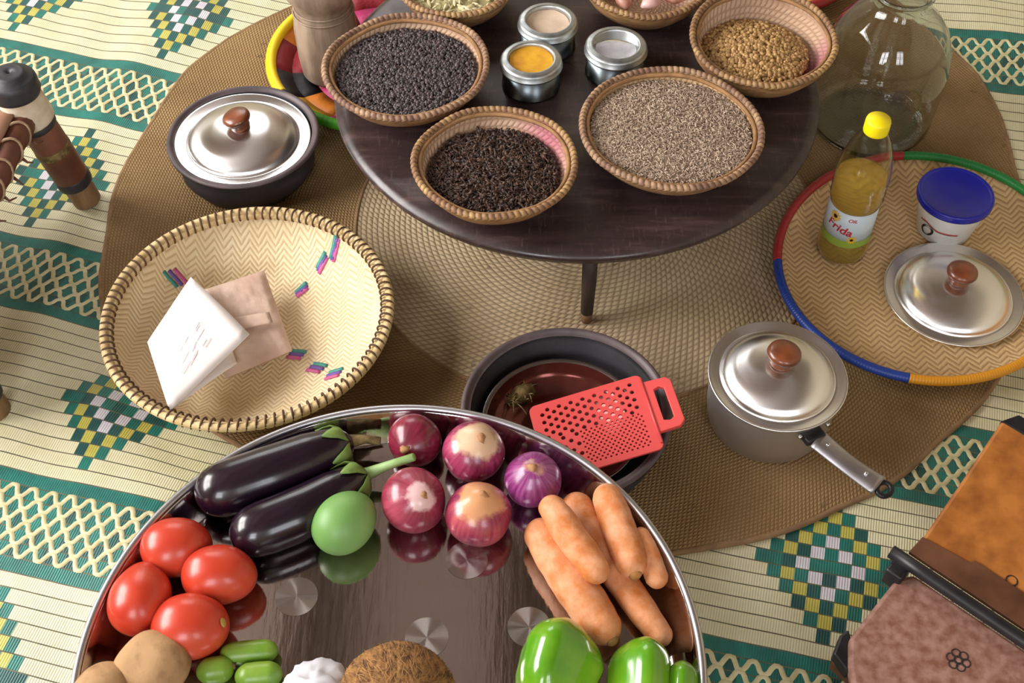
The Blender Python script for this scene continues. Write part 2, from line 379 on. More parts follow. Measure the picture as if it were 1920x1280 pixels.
# ------------------------------------------------------------------ the room (off camera, lights and reflections)
X0, X1, Y0, Y1, ZC = -2.4, 2.4, -1.6, 3.7, 2.7
struct(MB().box(((X0 + X1) / 2, (Y0 + Y1) / 2, -.03), (X1 - X0, Y1 - Y0, .05)).build('floor', 'floor', smooth=False))
ce = struct(MB().box(((X0 + X1) / 2, (Y0 + Y1) / 2, ZC + .03), (X1 - X0, Y1 - Y0, .06)).build('ceiling', 'ceil', smooth=False))
for i in range(7):
    MB().box((X0 + .3 + i * .7, (Y0 + Y1) / 2, ZC - .06), (.09, Y1 - Y0, .12)).build('beam', 'beam', ce, smooth=False)
def wall(name, axis, pos, a0, a1, holes):
    mb = MB(); t = .1
    def seg(u0, u1, z0, z1):
        if u1 - u0 < .01 or z1 - z0 < .01: return
        c, d = ((u0 + u1) / 2, (z0 + z1) / 2), (u1 - u0, z1 - z0)
        if axis == 'x': mb.box((pos, c[0], c[1]), (t, d[0], d[1]))
        else: mb.box((c[0], pos, c[1]), (d[0], t, d[1]))
    cur = a0
    for (u0, u1, z0, z1) in holes:
        seg(cur, u0, 0, ZC); seg(u0, u1, 0, z0); seg(u0, u1, z1, ZC); cur = u1
    seg(cur, a1, 0, ZC)
    return struct(mb.build(name, 'plaster', smooth=False))
wall('wall_left', 'x', X0 - .05, Y0, Y1, [(.2, 2.3, .9, 2.2)])
wall('wall_right', 'x', X1 + .05, Y0, Y1, [])
wall('wall_back', 'y', Y0 - .05, X0, X1, [(-1.2, -.3, 1.15, 2.35), (.65, 1.45, 1.15, 2.35)])
wall('wall_front', 'y', Y1 + .05, X0, X1, [(-1.55, -.25, 1.15, 2.35)])
def window(name, c, wd, ht, axis):
    mb = MB()
    for k in (-1, 0, 1):
        mb.box((0, k * wd / 2, 0), (.05, .05, ht + .05)) if axis == 'x' else mb.box((k * wd / 2, 0, 0), (.05, .05, ht + .05))
        mb.box((0, 0, k * ht / 2), (.05, wd, .05)) if axis == 'x' else mb.box((0, 0, k * ht / 2), (wd, .05, .05))
    struct(mb.build(name, 'beam', smooth=False, loc=c))
window('window_1', (-2.28, 1.25, 1.55), 2.1, 1.3, 'x'); window('window_2', (-.75, -1.46, 1.75), .9, 1.2, 'y')
window('window_3', (1.05, -1.46, 1.75), .8, 1.2, 'y'); window('window_4', (-.9, 3.58, 1.75), 1.3, 1.2, 'y')

# ------------------------------------------------------------------ brown round mat outline
MC = np.array([.12, 1.42])
OUT = [at(*p)[:2] for p in [(190, 520), (205, 430), (235, 320), (290, 228), (350, 140), (430, 78), (520, 33), (600, 0)]]
OUT += [np.array(p) for p in [(-.2, 2.13), (.1, 2.2), (.45, 2.16), (.72, 2.02)]]
OUT += [at(*p)[:2] for p in [(1786, 103), (1828, 142), (1875, 227), (1898, 320), (1915, 450), (1900, 600), (1880, 690), (1830, 765), (1747, 837), (1640, 925), (1560, 958), (1450, 1003), (1370, 1022), (1285, 1036), (1100, 1045), (800, 1000), (600, 910), (455, 838), (397, 808), (310, 740), (235, 650), (198, 590)]]
OUT = np.array(OUT); oa = np.arctan2(*(OUT - MC).T[::-1]); orr = np.hypot(*(OUT - MC).T); so = np.argsort(oa); oa, orr = oa[so], orr[so]
def orad(t):
    return np.interp((t + PI) % (2 * PI) - PI, np.r_[oa[-1] - 2 * PI, oa, oa[0] + 2 * PI], np.r_[orr[-1], orr, orr[0]])
def wrinkle(x, y):
    d = math.hypot(x - MC[0], y - MC[1]) - float(orad(math.atan2(y - MC[1], x - MC[0])))
    k = min(max((d - .01) / .10, 0), 1); k = k * k * (3 - 2 * k)
    h = noise.noise(Vector((x * 5.5 + y * 1.5, y * 2.2, 1.3))) * .017 + noise.noise(Vector((x * 12, y * 5, 4.1))) * .006
    return .002 + k * (h + .011) * (1 if x < 0 else .55)

# ------------------------------------------------------------------ plastic floor mat: rows, diamonds and lattice bands
ANG = math.radians(-14.5); UX = np.array([math.cos(ANG), math.sin(ANG)]); VX = np.array([-math.sin(ANG), math.cos(ANG)])
CW, RH = .0169, .0207
def vmap(v): return np.interp(v, [-1.242, -.828, -.414, 0, .414, .828, 1.242, 1.656, 2.07], [-.56, -.15, .262, .667, 1.072, 1.50, 1.985, 2.44, 2.88])
def uc(i): return .0172 * i * (1 + .0009 * i)
def mat_world(u, v):
    p = UX * u + VX * float(vmap(v)); return p[0], p[1]
DIA = {-1: -50, 0: -49, 1: -69, 2: -67}
fm = thing('floor_mat', (0, 0, 0), 'cream plastic floor mat with green lattice bands and checkered diamonds', 'mat')
V = []; UV = []; idx = {}; FQ = []; MI = []
NC0, NC1, R0, R1 = -122, 88, -40, 74
vl = []
for k in range(R0, R1 + 1): vl += [k * RH - RH / 2 + .0009, k * RH + RH / 2 - .0009]
def vert(i, j):
    if (i, j) not in idx:
        x, y = mat_world(uc(i), vl[j])
        idx[(i, j)] = len(V); V.append((x, y, wrinkle(x, y))); UV.append((uc(i), vl[j]))
    return idx[(i, j)]
for j in range(len(vl) - 1):
    k = R0 + j // 2
    for i in range(NC0, NC1):
        x, y = mat_world(uc(i + .5), vl[j])
        if not (-1.5 < x < 1.5 and .25 < y < 2.5): continue
        if j % 2: mi = 4
        else:
            b = (k + 3) % 20 - 3; per = (k + 3) // 20
            if b <= 3: mi = 1
            else:
                mi = 0; dr = abs(b - 10); n0 = DIA.get(per, -60); c = (i - n0 + 10) % 20 - 10
                skip = (per >= 1 and i > 14)
                d = dr + abs(c)
                if d <= 5 and not skip: mi = 1 if (dr == 0 and d == 4) else {5: 1, 4: 2, 3: 1, 2: 3, 1: 1, 0: 1}[d]
        if mi == 1 and abs(b) < 3 and random.random() < .30: mi = 5
        elif mi == 1 and b > 3 and random.random() < .45: mi = 5
        FQ.append((vert(i, j), vert(i + 1, j), vert(i + 1, j + 1), vert(i, j + 1))); MI.append(mi)
m_ = MB(); m_.add(V, FQ, UV, MI); m_.build('woven_sheet', ['cream', 'teal', 'yellow', 'lilac', 'seam', 'teal2'], fm)
mb = MB()
for per in range(-1, 4):
    for q in range(6):
        pts = []
        for s_ in range(int(2.9 / .003)):
            u = -1.75 + s_ * .0034
            v = per * 20 * RH + (q - 2.5) * .0172 + (1 if q % 2 else -1) * .0072 * max(-1, min(1, 1.45 * math.sin(2 * PI * u / .0285)))
            x, y = mat_world(u, v)
            if -1.45 < x < 1.45 and .3 < y < 2.4: pts.append((x, y, wrinkle(x, y)))
        if len(pts) < 4: continue
        P = np.array(pts); T = np.gradient(P[:, :2], axis=0); T /= np.linalg.norm(T, axis=1)[:, None]; Nn = np.c_[-T[:, 1], T[:, 0]]
        L = len(P); vv = np.zeros((L, 3, 3))
        for e, (o_, h_) in enumerate(((-.0034, .0002), (0, .0028), (.0034, .0002))):
            vv[:, e, :2] = P[:, :2] + Nn * o_; vv[:, e, 2] = P[:, 2] + h_
        i = np.arange(L - 1)[:, None] * 3
        mb.add(vv.reshape(-1, 3), np.concatenate([i + np.array([[0, 3, 4, 1]]), i + np.array([[1, 4, 5, 2]])]))
co_ = mb.build('lattice_cord', 'cord', fm); co_['kind'] = 'stuff'

# brown jute mat
jm = thing('jute_mat', (MC[0], MC[1], 0), 'large round brown woven fibre mat under the low table', 'mat')
V = []; UV = []; nR, nT = 40, 240
for a in range(nT):
    t = 2 * PI * a / nT - PI; R = float(orad(t)) + .004 * noise.noise(Vector((math.cos(t) * 6, math.sin(t) * 6, 0)))
    for r in range(nR + 1):
        q = R * r / nR; x, y = q * math.cos(t), q * math.sin(t)
        z = .008 + .0015 * noise.noise(Vector((x * 4, y * 4, 2))) * (r / nR)
        V.append((x, y, z))
W = nR + 1
FQ = [(a * W + r, a * W + r + 1, ((a + 1) % nT) * W + r + 1, ((a + 1) % nT) * W + r) for a in range(nT) for r in range(nR)]
MB().add(V, FQ).build('woven_field', 'jute', jm)
E = [];
for a in range(nT): E.append(V[a * W + nR])
E = np.array(E); v_, f_, u_ = tube(E - np.array([0, 0, .0035]), .0045, 8, closed=True); MB().add(v_, f_, u_).build('bound_edge', 'juteedge', jm)
for rr in (.37,):
    v_, f_, u_ = ropering(rr, .0085, .0022, 260, 6, 3); MB().add(v_, f_, u_).build('seam_cord', 'juteedge', jm)

# ------------------------------------------------------------------ low round table
TZ = .2; TX, TY, TR = .0996, 1.538, .3745; MZ = .0085
tb = thing('low_table', (TX, TY, MZ), 'low round dark wooden table carrying the spice baskets', 'table')
pr_ = [(0, TZ - .028), (TR - .03, TZ - .028), (TR - .006, TZ - .024)] + arc(TR - .006, TZ - .012, .006, -60, 60, 5) + [(TR - .008, TZ - .0022), (TR - .014, TZ - .0006), (TR - .02, TZ), (TR * .6, TZ), (0, TZ)]
v_, f_ = lathe(pr_, 120); v_[:, 2] -= MZ; MB().add(v_, f_).build('tabletop', 'table', tb)
fx, fy = at(1098, 600)[:2]
for k in range(4):
    a0 = math.atan2(fy - TY, fx - TX) + k * PI / 2; rr = .33
    c, s_ = math.cos(a0) * rr, math.sin(a0) * rr
    v_, f_, u_ = tube([(c, s_, .02), (c, s_, .09), (c * .98, s_ * .98, TZ - .028 - MZ)], [.0095, .011, .012], 10)
    lg = MB().add(v_, f_).build('leg', 'tableleg', tb)
    v_, f_, u_ = tube([(c, s_, .0), (c, s_, .012), (c, s_, .022)], [.008, .0092, .0094], 10); MB().add(v_, f_).build('worn_foot', 'legfoot', lg)
v_, f_ = lathe([(.28, TZ - .028 - MZ), (.28, TZ - .045 - MZ), (.30, TZ - .045 - MZ), (.30, TZ - .028 - MZ)], 60); MB().add(v_, f_).build('under_ring', 'tableleg', tb)

# ------------------------------------------------------------------ spice bowls and their heaps
def spice_bowl(x, y, R, label, ropem, wraps, plain=False, tilt=(0, 0, 0), zr=.055, rz=0, rr_=.0048):
    t = thing('spice_basket', (x, y, TZ), label, 'basket', 'small woven baskets on the low table', (tilt[0], tilt[1], rz))
    ri = R - .009
    def wob(v): v[:, 2] += (v[:, 2] / zr) ** 2 * np.array([.0035 * noise.noise(Vector((x_ * 14 + rz * 9, y_ * 14, rz))) for x_, y_, _ in v]); return v
    wp = lambda a: 1 + .012 * math.sin(2 * a + rz * 3) + .006 * math.sin(5 * a + rz)
    inner = [(0, .006), (.5 * R, .0065), (.66 * R, .013), (.80 * R, .028), (.90 * R, .043), (ri, zr)]
    v_, f_ = lathe(inner, 64, warp=wp); MB().add(wob(v_), f_).build('inner_weave', 'bowlplain' if plain else 'bowl', t)
    outer = [(0, .001), (.5 * R, .001), (.68 * R, .009), (.82 * R, .024), (.93 * R, .042), (ri + .003, zr)]
    v_, f_ = lathe(outer, 64, warp=wp); MB().add(wob(v_), f_).build('outer_weave', 'boutw', t)
    v_, f_, u_ = ropering(R - rr_, zr, rr_, wraps, 8, 5, wp, depth=.13); MB().add(wob(v_), f_, u_).build('rim_binding', ropem, t)
    v_, f_, u_ = ropering(R - rr_ - .008, zr - .003, .0032, wraps // 2, 6, 4, wp, depth=.05); MB().add(wob(v_), f_, u_).build('inner_hoop', 'boutw', t)
    return t
def ico():
    p = (1 + 5 ** .5) / 2
    v = np.array([(-1, p, 0), (1, p, 0), (-1, -p, 0), (1, -p, 0), (0, -1, p), (0, 1, p), (0, -1, -p), (0, 1, -p), (p, 0, -1), (p, 0, 1), (-p, 0, -1), (-p, 0, 1)], float) / math.hypot(1, p)
    f = np.array([(0, 11, 5), (0, 5, 1), (0, 1, 7), (0, 7, 10), (0, 10, 11), (1, 5, 9), (5, 11, 4), (11, 10, 2), (10, 7, 6), (7, 1, 8), (3, 9, 4), (3, 4, 2), (3, 2, 6), (3, 6, 8), (3, 8, 9), (4, 9, 5), (2, 4, 11), (6, 2, 10), (8, 6, 7), (9, 8, 1)])
    return v, f
def seed(radii, L, n=5):
    m = len(radii); v_, f_, _ = tube([(L * (i / (m - 1) - .5), 0, 0) for i in range(m)], radii, n, cap=False)
    f = []
    for q in f_: f += [(q[0], q[1], q[2]), (q[0], q[2], q[3])]
    return v_, np.array(f)
def heap(name, mat, x, y, rf, z, dome, base, n, sc, label, off=(0, 0), ecc=1., lift=.3, pitch=.35, seedn=1, var=.2):
    g = np.random.default_rng(seedn); bv, bf = base
    prof = [(rf * q, z + dome * (1 - q * q) - sc * .5) for q in np.linspace(1, 0, 10)]
    mbh = MB(); v_, f_ = lathe(prof + [], 40); v_[:, 0] += off[0]; v_[:, 1] = v_[:, 1] * ecc + off[1]
    r = np.sqrt(g.random(n)) * rf; a = g.random(n) * 2 * PI
    P = np.c_[r * np.cos(a) + off[0], r * np.sin(a) * ecc + off[1], z + dome * (1 - (r / rf) ** 2) + g.normal(0, sc * lift, n)]
    yaw = g.random(n) * 2 * PI; pt = g.normal(0, pitch, n); S = sc * (1 + g.normal(0, var, n)).clip(.6, 1.5)
    cy, sy, cp, sp = np.cos(yaw), np.sin(yaw), np.cos(pt), np.sin(pt)
    Rm = np.stack([np.stack([cy * cp, -sy, cy * sp], 1), np.stack([sy * cp, cy, sy * sp], 1), np.stack([-sp, 0 * cy, cp], 1)], 1)
    Vv = np.einsum('nij,kj->nki', Rm, bv) * S[:, None, None] + P[:, None, :]
    Ff = bf[None] + (np.arange(n) * len(bv))[:, None, None]
    mbh.add(v_, f_); mbh.add(Vv.reshape(-1, 3), Ff.reshape(-1, bf.shape[1]))
    o = mbh.build(name, mat, loc=(x, y, TZ)); tag(o, label, name.replace('_heap', '').replace('_', ' '), kind='stuff'); return o
B = dict(pepper=(-.158, 1.498, .1247), clove=(-.024, 1.290, .1151), cumin=(.2264, 1.3605, .1312), cori=(.381, 1.562, .1120), carda=(-.088, 1.716, .1010), red=(.213, 1.715, .1050))
spice_bowl(*B['pepper'], 'woven basket with pink lining holding the black peppercorns', 'rope2', 86, rz=.4)
spice_bowl(*B['clove'], 'woven basket nearest the table edge, holding the dark cloves', 'rope', 80, rz=1.9)
spice_bowl(*B['cumin'], 'widest woven basket on the table, full of pale cumin seed', 'rope2', 90, True, rz=2.6)
spice_bowl(*B['cori'], 'deep woven basket with pink inside holding coriander seed, beside glass bottle', 'rope', 78, rz=.9, tilt=(.06, -.05, 0), zr=.062)
spice_bowl(*B['carda'], 'woven basket of pale green cardamom pods behind the peppercorns', 'rope', 72, True, rz=.2)
spice_bowl(*B['red'], 'woven basket of garlic and shallots at the far table edge', 'rope', 74, rz=2.2)
heap('peppercorn_heap', 'pepper', B['pepper'][0], B['pepper'][1], .104, .041, .004, ico(), 4300, .0030, 'round black peppercorns heaped in a woven basket', seedn=1)
heap('clove_heap', 'clove', B['clove'][0], B['clove'][1], .090, .034, .006, seed([.06, .13, .14, .15, .36, .30, .1], 2.0), 3600, .0056, 'dark brown dried cloves heaped in a woven basket', off=(-.002, -.002), seedn=2)
heap('cumin_heap', 'cumin', B['cumin'][0], B['cumin'][1], .115, .045, .006, seed([.08, .26, .32, .26, .08], 2.0, 5), 9000, .0027, 'pale brown cumin seed filling the widest woven basket', seedn=3)
heap('coriander_heap', 'coriander', B['cori'][0], B['cori'][1], .083, .030, .018, ico(), 2100, .0033, 'golden brown coriander seed heaped in a woven basket', off=(-.010, -.006), seedn=4)
heap('cardamom_heap', 'cardamom', B['carda'][0], B['carda'][1], .086, .042, .008, seed([.06, .28, .36, .28, .06], 2.0, 6), 420, .0075, 'pale green cardamom pods piled in a woven basket', seedn=5)
for i, (dx, dy, m_, nm, lb, ct) in enumerate([(.008, -.048, 'garlicpink', 'garlic_clove', 'shiny pinkish garlic clove nearest the basket rim', 'garlic'),
        (-.036, -.044, 'garlicred', 'shallot', 'brown shallot left of the shiny garlic clove', 'shallot'), (.046, -.034, 'garlicred', 'shallot', 'small brown shallot right of the shiny garlic clove', 'shallot'),
        (-.012, -.01, 'garlicred', 'shallot', 'reddish shallot in the middle of the far basket', 'shallot'), (-.055, -.005, 'garlicpink', 'garlic_clove', 'pale garlic clove at the left inside of the far basket', 'garlic')]):
    L = .019; pth = [(L * (q - .5) * 2, 0, .004 * math.sin(PI * q)) for q in np.linspace(0, 1, 12)]
    v_, f_, u_ = tube(pth, [.013 * math.sin(PI * min(max(q, .03), .97)) ** .7 for q in np.linspace(0, 1, 12)], 14, flat=.85)
    o = MB().add(v_, f_).build(nm, m_, loc=(B['red'][0] + dx, B['red'][1] + dy, TZ + .042)); o.rotation_euler = (0, 0, i * 1.3 + .5); tag(o, lb, ct, 'garlic and shallots in the far basket')

# ------------------------------------------------------------------ three tins
def tin(px, py, r, label, fill, dish, win):
    x, y = px, py; t = thing('spice_tin', (x, y, TZ), label, 'tin', 'spice tins on the low table'); h = .052
    rb = r * .93
    v_, f_ = lathe([(0, 0), (rb - .002, 0), (rb, .002), (rb, .004), (rb - .001, .005), (rb - .001, h - .014), (rb - .003, h - .014)], 48); MB().add(v_, f_).build('body', 'tinbody', t)
    ri = r * .72
    v_, f_ = lathe([(rb - .002, h - .0145), (r - .001, h - .0145), (r, h - .013), (r, h - .011), (r - .0015, h - .010), (r - .0015, h - .004), (r - .004, h - .001), (r - .007, h), (ri + .004, h), (ri + .002, h + .001), (ri, h), (ri - .001, h - .003), (ri - .001, h - .010)], 48)
    MB().add(v_, f_).build('lid_ring', 'tin', t)
    d = h - .004 - dish
    v_, f_ = lathe([(ri - .0012, d + dish * .6), (ri * .8, d + dish * .3), (ri * .5, d), (0, d)], 40); v_ = lumpy(v_, .0015, 60, r * 1000); MB().add(v_, f_).build('powder', fill, t)
    if win:
        v_, f_ = lathe([(0, h - .0015), (ri - .0012, h - .0015), (ri - .0012, h - .0022), (0, h - .0022)], 40); MB().add(v_, f_).build('clear_window', 'clearlid', t)
tin(.0559, 1.614, .0476, 'round metal tin of pale tan powder, farthest of the three tins', 'tanpow', .006, False)
tin(.0289, 1.5195, .048, 'round metal tin of bright yellow turmeric powder', 'turmeric', .002, False)
tin(.1588, 1.5527, .0487, 'round metal tin of white salt, rightmost of the three tins', 'salt', .009, True)

# ------------------------------------------------------------------ lids, clay pot, saucepan
def lid(name, loc, R, h, label, rot=(0, 0, 0), knob_tilt=0., group='aluminium pot lids', kr=.0218):
    t = thing(name, loc, label, 'lid', group, rot)
    p = [(0, h), (.12 * R, h - .0005), (.40 * R, h * .87), (.58 * R, h * .70), (.69 * R, h * .50), (.76 * R, h * .30), (.80 * R, h * .14), (.815 * R, h * .02), (.83 * R, 0), (.86 * R, .0002), (.96 * R, .003), (.985 * R, .0035)] + arc(.985 * R, .002, .0015, 80, -90, 4) + [(.95 * R, .0008), (.84 * R, -.0018), (.81 * R, -.0015), (.76 * R, h * .24), (.66 * R, h * .48), (.45 * R, h * .76), (0, h - .002)]
    v_, f_ = lathe(p[::-1], 96); MB().add(v_, f_).build('lid_dome', 'alu', t)
    k = kr; kp = [(0, 0), (.72 * k, 0), (.74 * k, .003), (.62 * k, .008), (.66 * k, .010), (.98 * k, .0135), (1.06 * k, .0175), (1.0 * k, .0222), (.82 * k, .0252), (.4 * k, .0265), (0, .0267)]
    v_, f_ = lathe(kp, 32); kn = MB().add(v_, f_).build('knob', 'knob', t, loc=(0, 0, h - .001)); kn.rotation_euler = (0, knob_tilt, 0)
    return t
def pot_clay(name, loc, R, zr, label, sq=1., ledge=True):
    t = thing(name, loc, label, 'pot')
    out = [(0, 0), (.66 * R, 0), (.80 * R, .007), (.89 * R, zr * .32), (.905 * R, zr * .55), (.885 * R, zr * .74), (.94 * R, zr * .85), (.995 * R, zr * .95)]
    rim = arc(.965 * R, zr - .004, .0045, -10, 170, 6) + [(.90 * R, zr - .004)]
    inn = [(.895 * R, zr - .012), (.83 * R, zr - .020), (.84 * R, zr * .5), (.74 * R, .02), (.5 * R, .012), (0, .011)]
    v_, f_ = lathe(out, 72); MB().add(lumpy(v_, .0015, 30, R * 50), f_).build('body', 'clay', t)
    v_, f_ = lathe([out[-1]] + rim, 72); MB().add(v_, f_).build('rim', 'clayrim', t)
    v_, f_ = lathe([rim[-1]] + inn, 72); MB().add(v_, f_).build('inside', 'clay', t)
    return t
pot_clay('clay_pot', (-.4342, 1.5326, MZ), .1227, .080, 'squat black clay pot under an aluminium lid, beside the stool')
lid('pot_lid', (-.4352, 1.5316, MZ + .071), .1095, .028, 'aluminium lid with wooden knob lying in the black clay pot', (.0, .02, 0), -.25)
sp = thing('saucepan', (.358, 1.031, MZ), 'aluminium saucepan with long riveted handle on the brown mat', 'saucepan')
v_, f_ = lathe([(0, 0), (.074, 0), (.082, .006), (.0865, .03), (.0885, .085), (.0895, .098), (.091, .1), (.0895, .101), (.0865, .098), (.0845, .03), (.078, .006), (0, .004)], 80); MB().add(v_, f_).build('body', 'alubody', sp)
S0 = at(1532, 822, .084) - np.array([.358, 1.031, MZ]); S1 = at(1648, 910, .07) - np.array([.358, 1.031, MZ])
dh = S1 - S0; dh /= np.linalg.norm(dh); sd = np.cross(dh, [0, 0, 1]); sd /= np.linalg.norm(sd); un = np.cross(sd, dh)
pts = []
mbh = MB(); secs = []
for q in np.linspace(0, 1, 14):
    c = S0 + (S1 - S0) * q + np.array([0, 0, -.004 * math.sin(PI * q)]); wd = .0175 - .002 * math.sin(PI * q); hh = .0034 + .001 * (1 - q)
    secs.append([c + sd * wd * math.cos(a) + un * (hh * math.sin(a) + (.002 if abs(math.cos(a)) < .8 else 0)) for a in np.linspace(0, 2 * PI, 16, endpoint=False)])
V = np.array(secs).reshape(-1, 3); FQ = [(i * 16 + k, (i + 1) * 16 + k, (i + 1) * 16 + (k + 1) % 16, i * 16 + (k + 1) % 16) for i in range(13) for k in range(16)] + [tuple(range(16)), tuple(range(13 * 16, 14 * 16))[::-1]]
hd = MB().add(V, FQ).build('handle', 'aluplain', sp)
for q in (.16, .78):
    c = S0 + (S1 - S0) * q + un * .0062; v_, f_ = lathe([(0, .0015), (.0022, .001), (.003, 0), (.003, -.003)][::-1], 14)
    MB().add(v_, f_).build('rivet', 'rivet', hd, loc=c + np.array([0, 0, -.001]))
c = S1 + dh * .008; v_, f_, u_ = tube([c + dh * .009 * math.cos(a) + sd * .011 * math.sin(a) for a in np.linspace(0, 2 * PI, 24, endpoint=False)], .0035, 8, closed=True); MB().add(v_, f_).build('hanging_ring', 'blackiron', sp)
bk = MB(); dxy = np.array([S0[0], S0[1], 0]); dxy /= np.linalg.norm(dxy)
rotb = np.array([dxy, np.cross([0, 0, 1], dxy), [0, 0, 1]]).T
bk.box(S0 - dh * .008, (.022, .03, .012), rotb); bk.build('bracket', 'blackiron', sp, bevel=.003)
for s_ in (-1, 1):
    p_ = dxy * .0895 + np.cross([0, 0, 1], dxy) * s_ * .022 + np.array([0, 0, .082]); v_, f_, u_ = tube([p_, p_ + dxy * .004], [.0035, .003], 10); MB().add(v_, f_).build('rivet', 'rivet', sp)
lid('pan_lid', (.3574, 1.0265, MZ + .1005), .0938, .030, 'aluminium lid with wooden knob on the saucepan', (0, 0, .5), .1)

# ------------------------------------------------------------------ right woven tray with its goods
rt_ang = math.radians(50)
wpr = lambda a: 1 + .055 * math.cos(2 * (a - rt_ang))
RX, RY = .6335, 1.304
rt = thing('woven_tray', (RX, RY, MZ), 'flat chevron-woven tray with red, blue, yellow and green rim', 'tray')
RR = .233
v_, f_ = lathe([(0, .005), (.5 * RR, .005), (.86 * RR, .008), (.94 * RR, .016), (.98 * RR, .028)], 96, warp=wpr)
mbt = MB().add(v_, f_); mbt.build('woven_base', 'trayw', rt, solid=-.0025)
def angp(px, py, c, z=.036): p = at(px, py, z); return math.atan2(p[1] - c[1], p[0] - c[0])
aRG, aRB, aBO = angp(1692, 292, (RX, RY)), angp(1443, 492, (RX, RY)), angp(1706, 696, (RX, RY))
aRB += 2 * PI if aRB < aRG else 0; aBO += 2 * PI if aBO < aRB else 0
aOG = aRG + 2 * PI - 1.55
for nm, a0, a1 in (('red', aRG, aRB), ('blue', aRB, aBO), ('orange', aBO, aOG), ('green', aOG, aRG + 2 * PI)):
    v_, f_, u_ = ropering(RR * .985, .030, .0072, int((a1 - a0) * 55), 10, 3, wpr, a0, a1, .3, .03)
    o = MB().add(v_, f_, u_).build('rim_wrap', 'rim_' + nm, rt); o['label'] = {'orange': 'yellow'}.get(nm, nm) + ' wrapped rim section'
lid('loose_lid', (.668, 1.2500, MZ + .0125), .1045, .031, 'aluminium lid with wooden knob lying on the woven tray', (0, 0, 1.), .05)
# oil bottle
OX, OY, OZ = .5137, 1.3455, MZ + .0085
ob = thing('oil_bottle', (OX, OY, OZ), 'clear plastic bottle of yellow cooking oil with yellow cap', 'bottle')
bp = [(0, .004), (.025, .002), (.034, 0), (.0385, .006), (.0395, .02), (.0385, .034), (.0368, .040), (.0368, .112), (.039, .117), (.0402, .123), (.0388, .129), (.0402, .136), (.0388, .142), (.0400, .150), (.0402, .165), (.038, .185), (.033, .207), (.026, .226), (.0185, .240), (.0145, .248), (.0140, .262)]
bi = [(max(r - .0009, 0), z + (.001 if z < .01 else 0)) for r, z in bp]
v_, f_ = lathe(bp + bi[::-1], 48); MB().add(v_, f_).build('bottle_shell', 'pet', ob)
op = [(0, .0055)] + [(max(r - .0014, 0), z + .0016) for r, z in bp[1:14]] + [(.0382, .158), (0, .158)]
v_, f_ = lathe(op, 48); MB().add(v_, f_).build('oil', 'oil', ob)
v_, f_ = lathe([(.0135, .243), (.0175, .244), (.018, .246), (.0178, .262), (.0168, .2655), (0, .2668)], 40); MB().add(v_, f_).build('cap', 'capy', ob)
lab_r = .0372; aC = math.atan2(-OY, -OX)      # the side of the label that faces the room's open side
def wrap(vx, vz, r, a): return np.c_[r * np.cos(a + vx / r), r * np.sin(a + vx / r), vz]
def patch(x0, x1, z0, z1, r, a, nx=16):
    xs = np.linspace(x0, x1, nx); return np.concatenate([wrap(xs, np.full(nx, z0), r, a), wrap(xs, np.full(nx, z1), r, a)]), [(i, i + 1, nx + i + 1, nx + i) for i in range(nx - 1)]
v_, f_ = patch(-.062, .062, .042, .110, lab_r, aC, 40); lb = MB().add(v_, f_).build('paper_label', 'labelblue', ob, solid=.0003)
v_, f_ = patch(-.062, .062, .042, .056, lab_r + .0003, aC, 40); MB().add(v_, f_).build('green_field', 'labelgreen', lb)
def wtext(body, size, x, z, r, a, mat, parent, nm, slope=0.):
    v, f = text_mesh(body, size)
    if not len(v): return
    v_ = wrap(v[:, 0] + x, v[:, 1] + z + v[:, 0] * slope, r, a); MB().add(v_, f).build(nm, mat, parent, smooth=False)
wtext('Frida', .021, -.012, .078, lab_r + .0005, aC, 'ink_red', lb, 'lettering', -.25)
wtext('OIL', .009, .006, .099, lab_r + .0005, aC, 'ink_red', lb, 'lettering')
for (fx_, fz_, fr_) in ((-.022, .097, .008), (.012, .060, .006)):
    for q in range(12):
        a = q * PI / 6; xx = np.array([0, math.cos(a - .2), 1.3 * math.cos(a), math.cos(a + .2)]) * fr_; zz = np.array([0, math.sin(a - .2), 1.3 * math.sin(a), math.sin(a + .2)]) * fr_
        if q == 0: fl = MB()
        fl.add(wrap(xx + fx_, zz + fz_, lab_r + .0005, aC), [(0, 1, 2, 3)])
    fl.build('sunflower', 'ink_yellow', lb, smooth=False)
    tt = np.linspace(0, 2 * PI, 14, endpoint=False); MB().add(wrap(fx_ + .45 * fr_ * np.cos(tt), fz_ + .45 * fr_ * np.sin(tt), lab_r + .0007, aC), [tuple(range(14))]).build('sunflower_heart', 'ink_black', lb, smooth=False)
# tub
UXt, UYt = .684, 1.392
tu = thing('plastic_tub', (UXt, UYt, OZ), 'white plastic tub with bright blue lid on the woven tray', 'tub')
v_, f_ = lathe([(0, .002), (.0395, 0), (.042, .002), (.0535, .063), (.055, .066), (.055, .069), (.053, .070)], 56); MB().add(v_, f_).build('tub_body', 'tubwhite', tu)
v_, f_ = lathe([(.0535, .067), (.0578, .067), (.0582, .069), (.0582, .076), (.0572, .0785), (.0546, .0792), (.0526, .0775), (.051, .0765), (.01, .0762), (.003, .0765), (0, .0765)], 64); MB().add(v_, f_).build('tub_lid', 'tubblue', tu)
aT = math.atan2(-UYt, -UXt) - .1
def tubr(z): return .042 + .0115 * (z - .002) / .061
def tubwrap(x, z): r = np.array([tubr(q) + .0004 for q in z]); return np.c_[r * np.cos(aT + x / .05), r * np.sin(aT + x / .05), z]
v, f = text_mesh('O', .032); v[:, 1] += .023; v[:, 0] += -.022; MB().add(tubwrap(v[:, 0], v[:, 1]), f).build('lettering', 'ink_black', tu, smooth=False)
xs = np.linspace(-.036, .032, 24); zt = np.interp(xs, [-.036, -.022, -.002, .032], [.0405, .0435, .035, .0335])
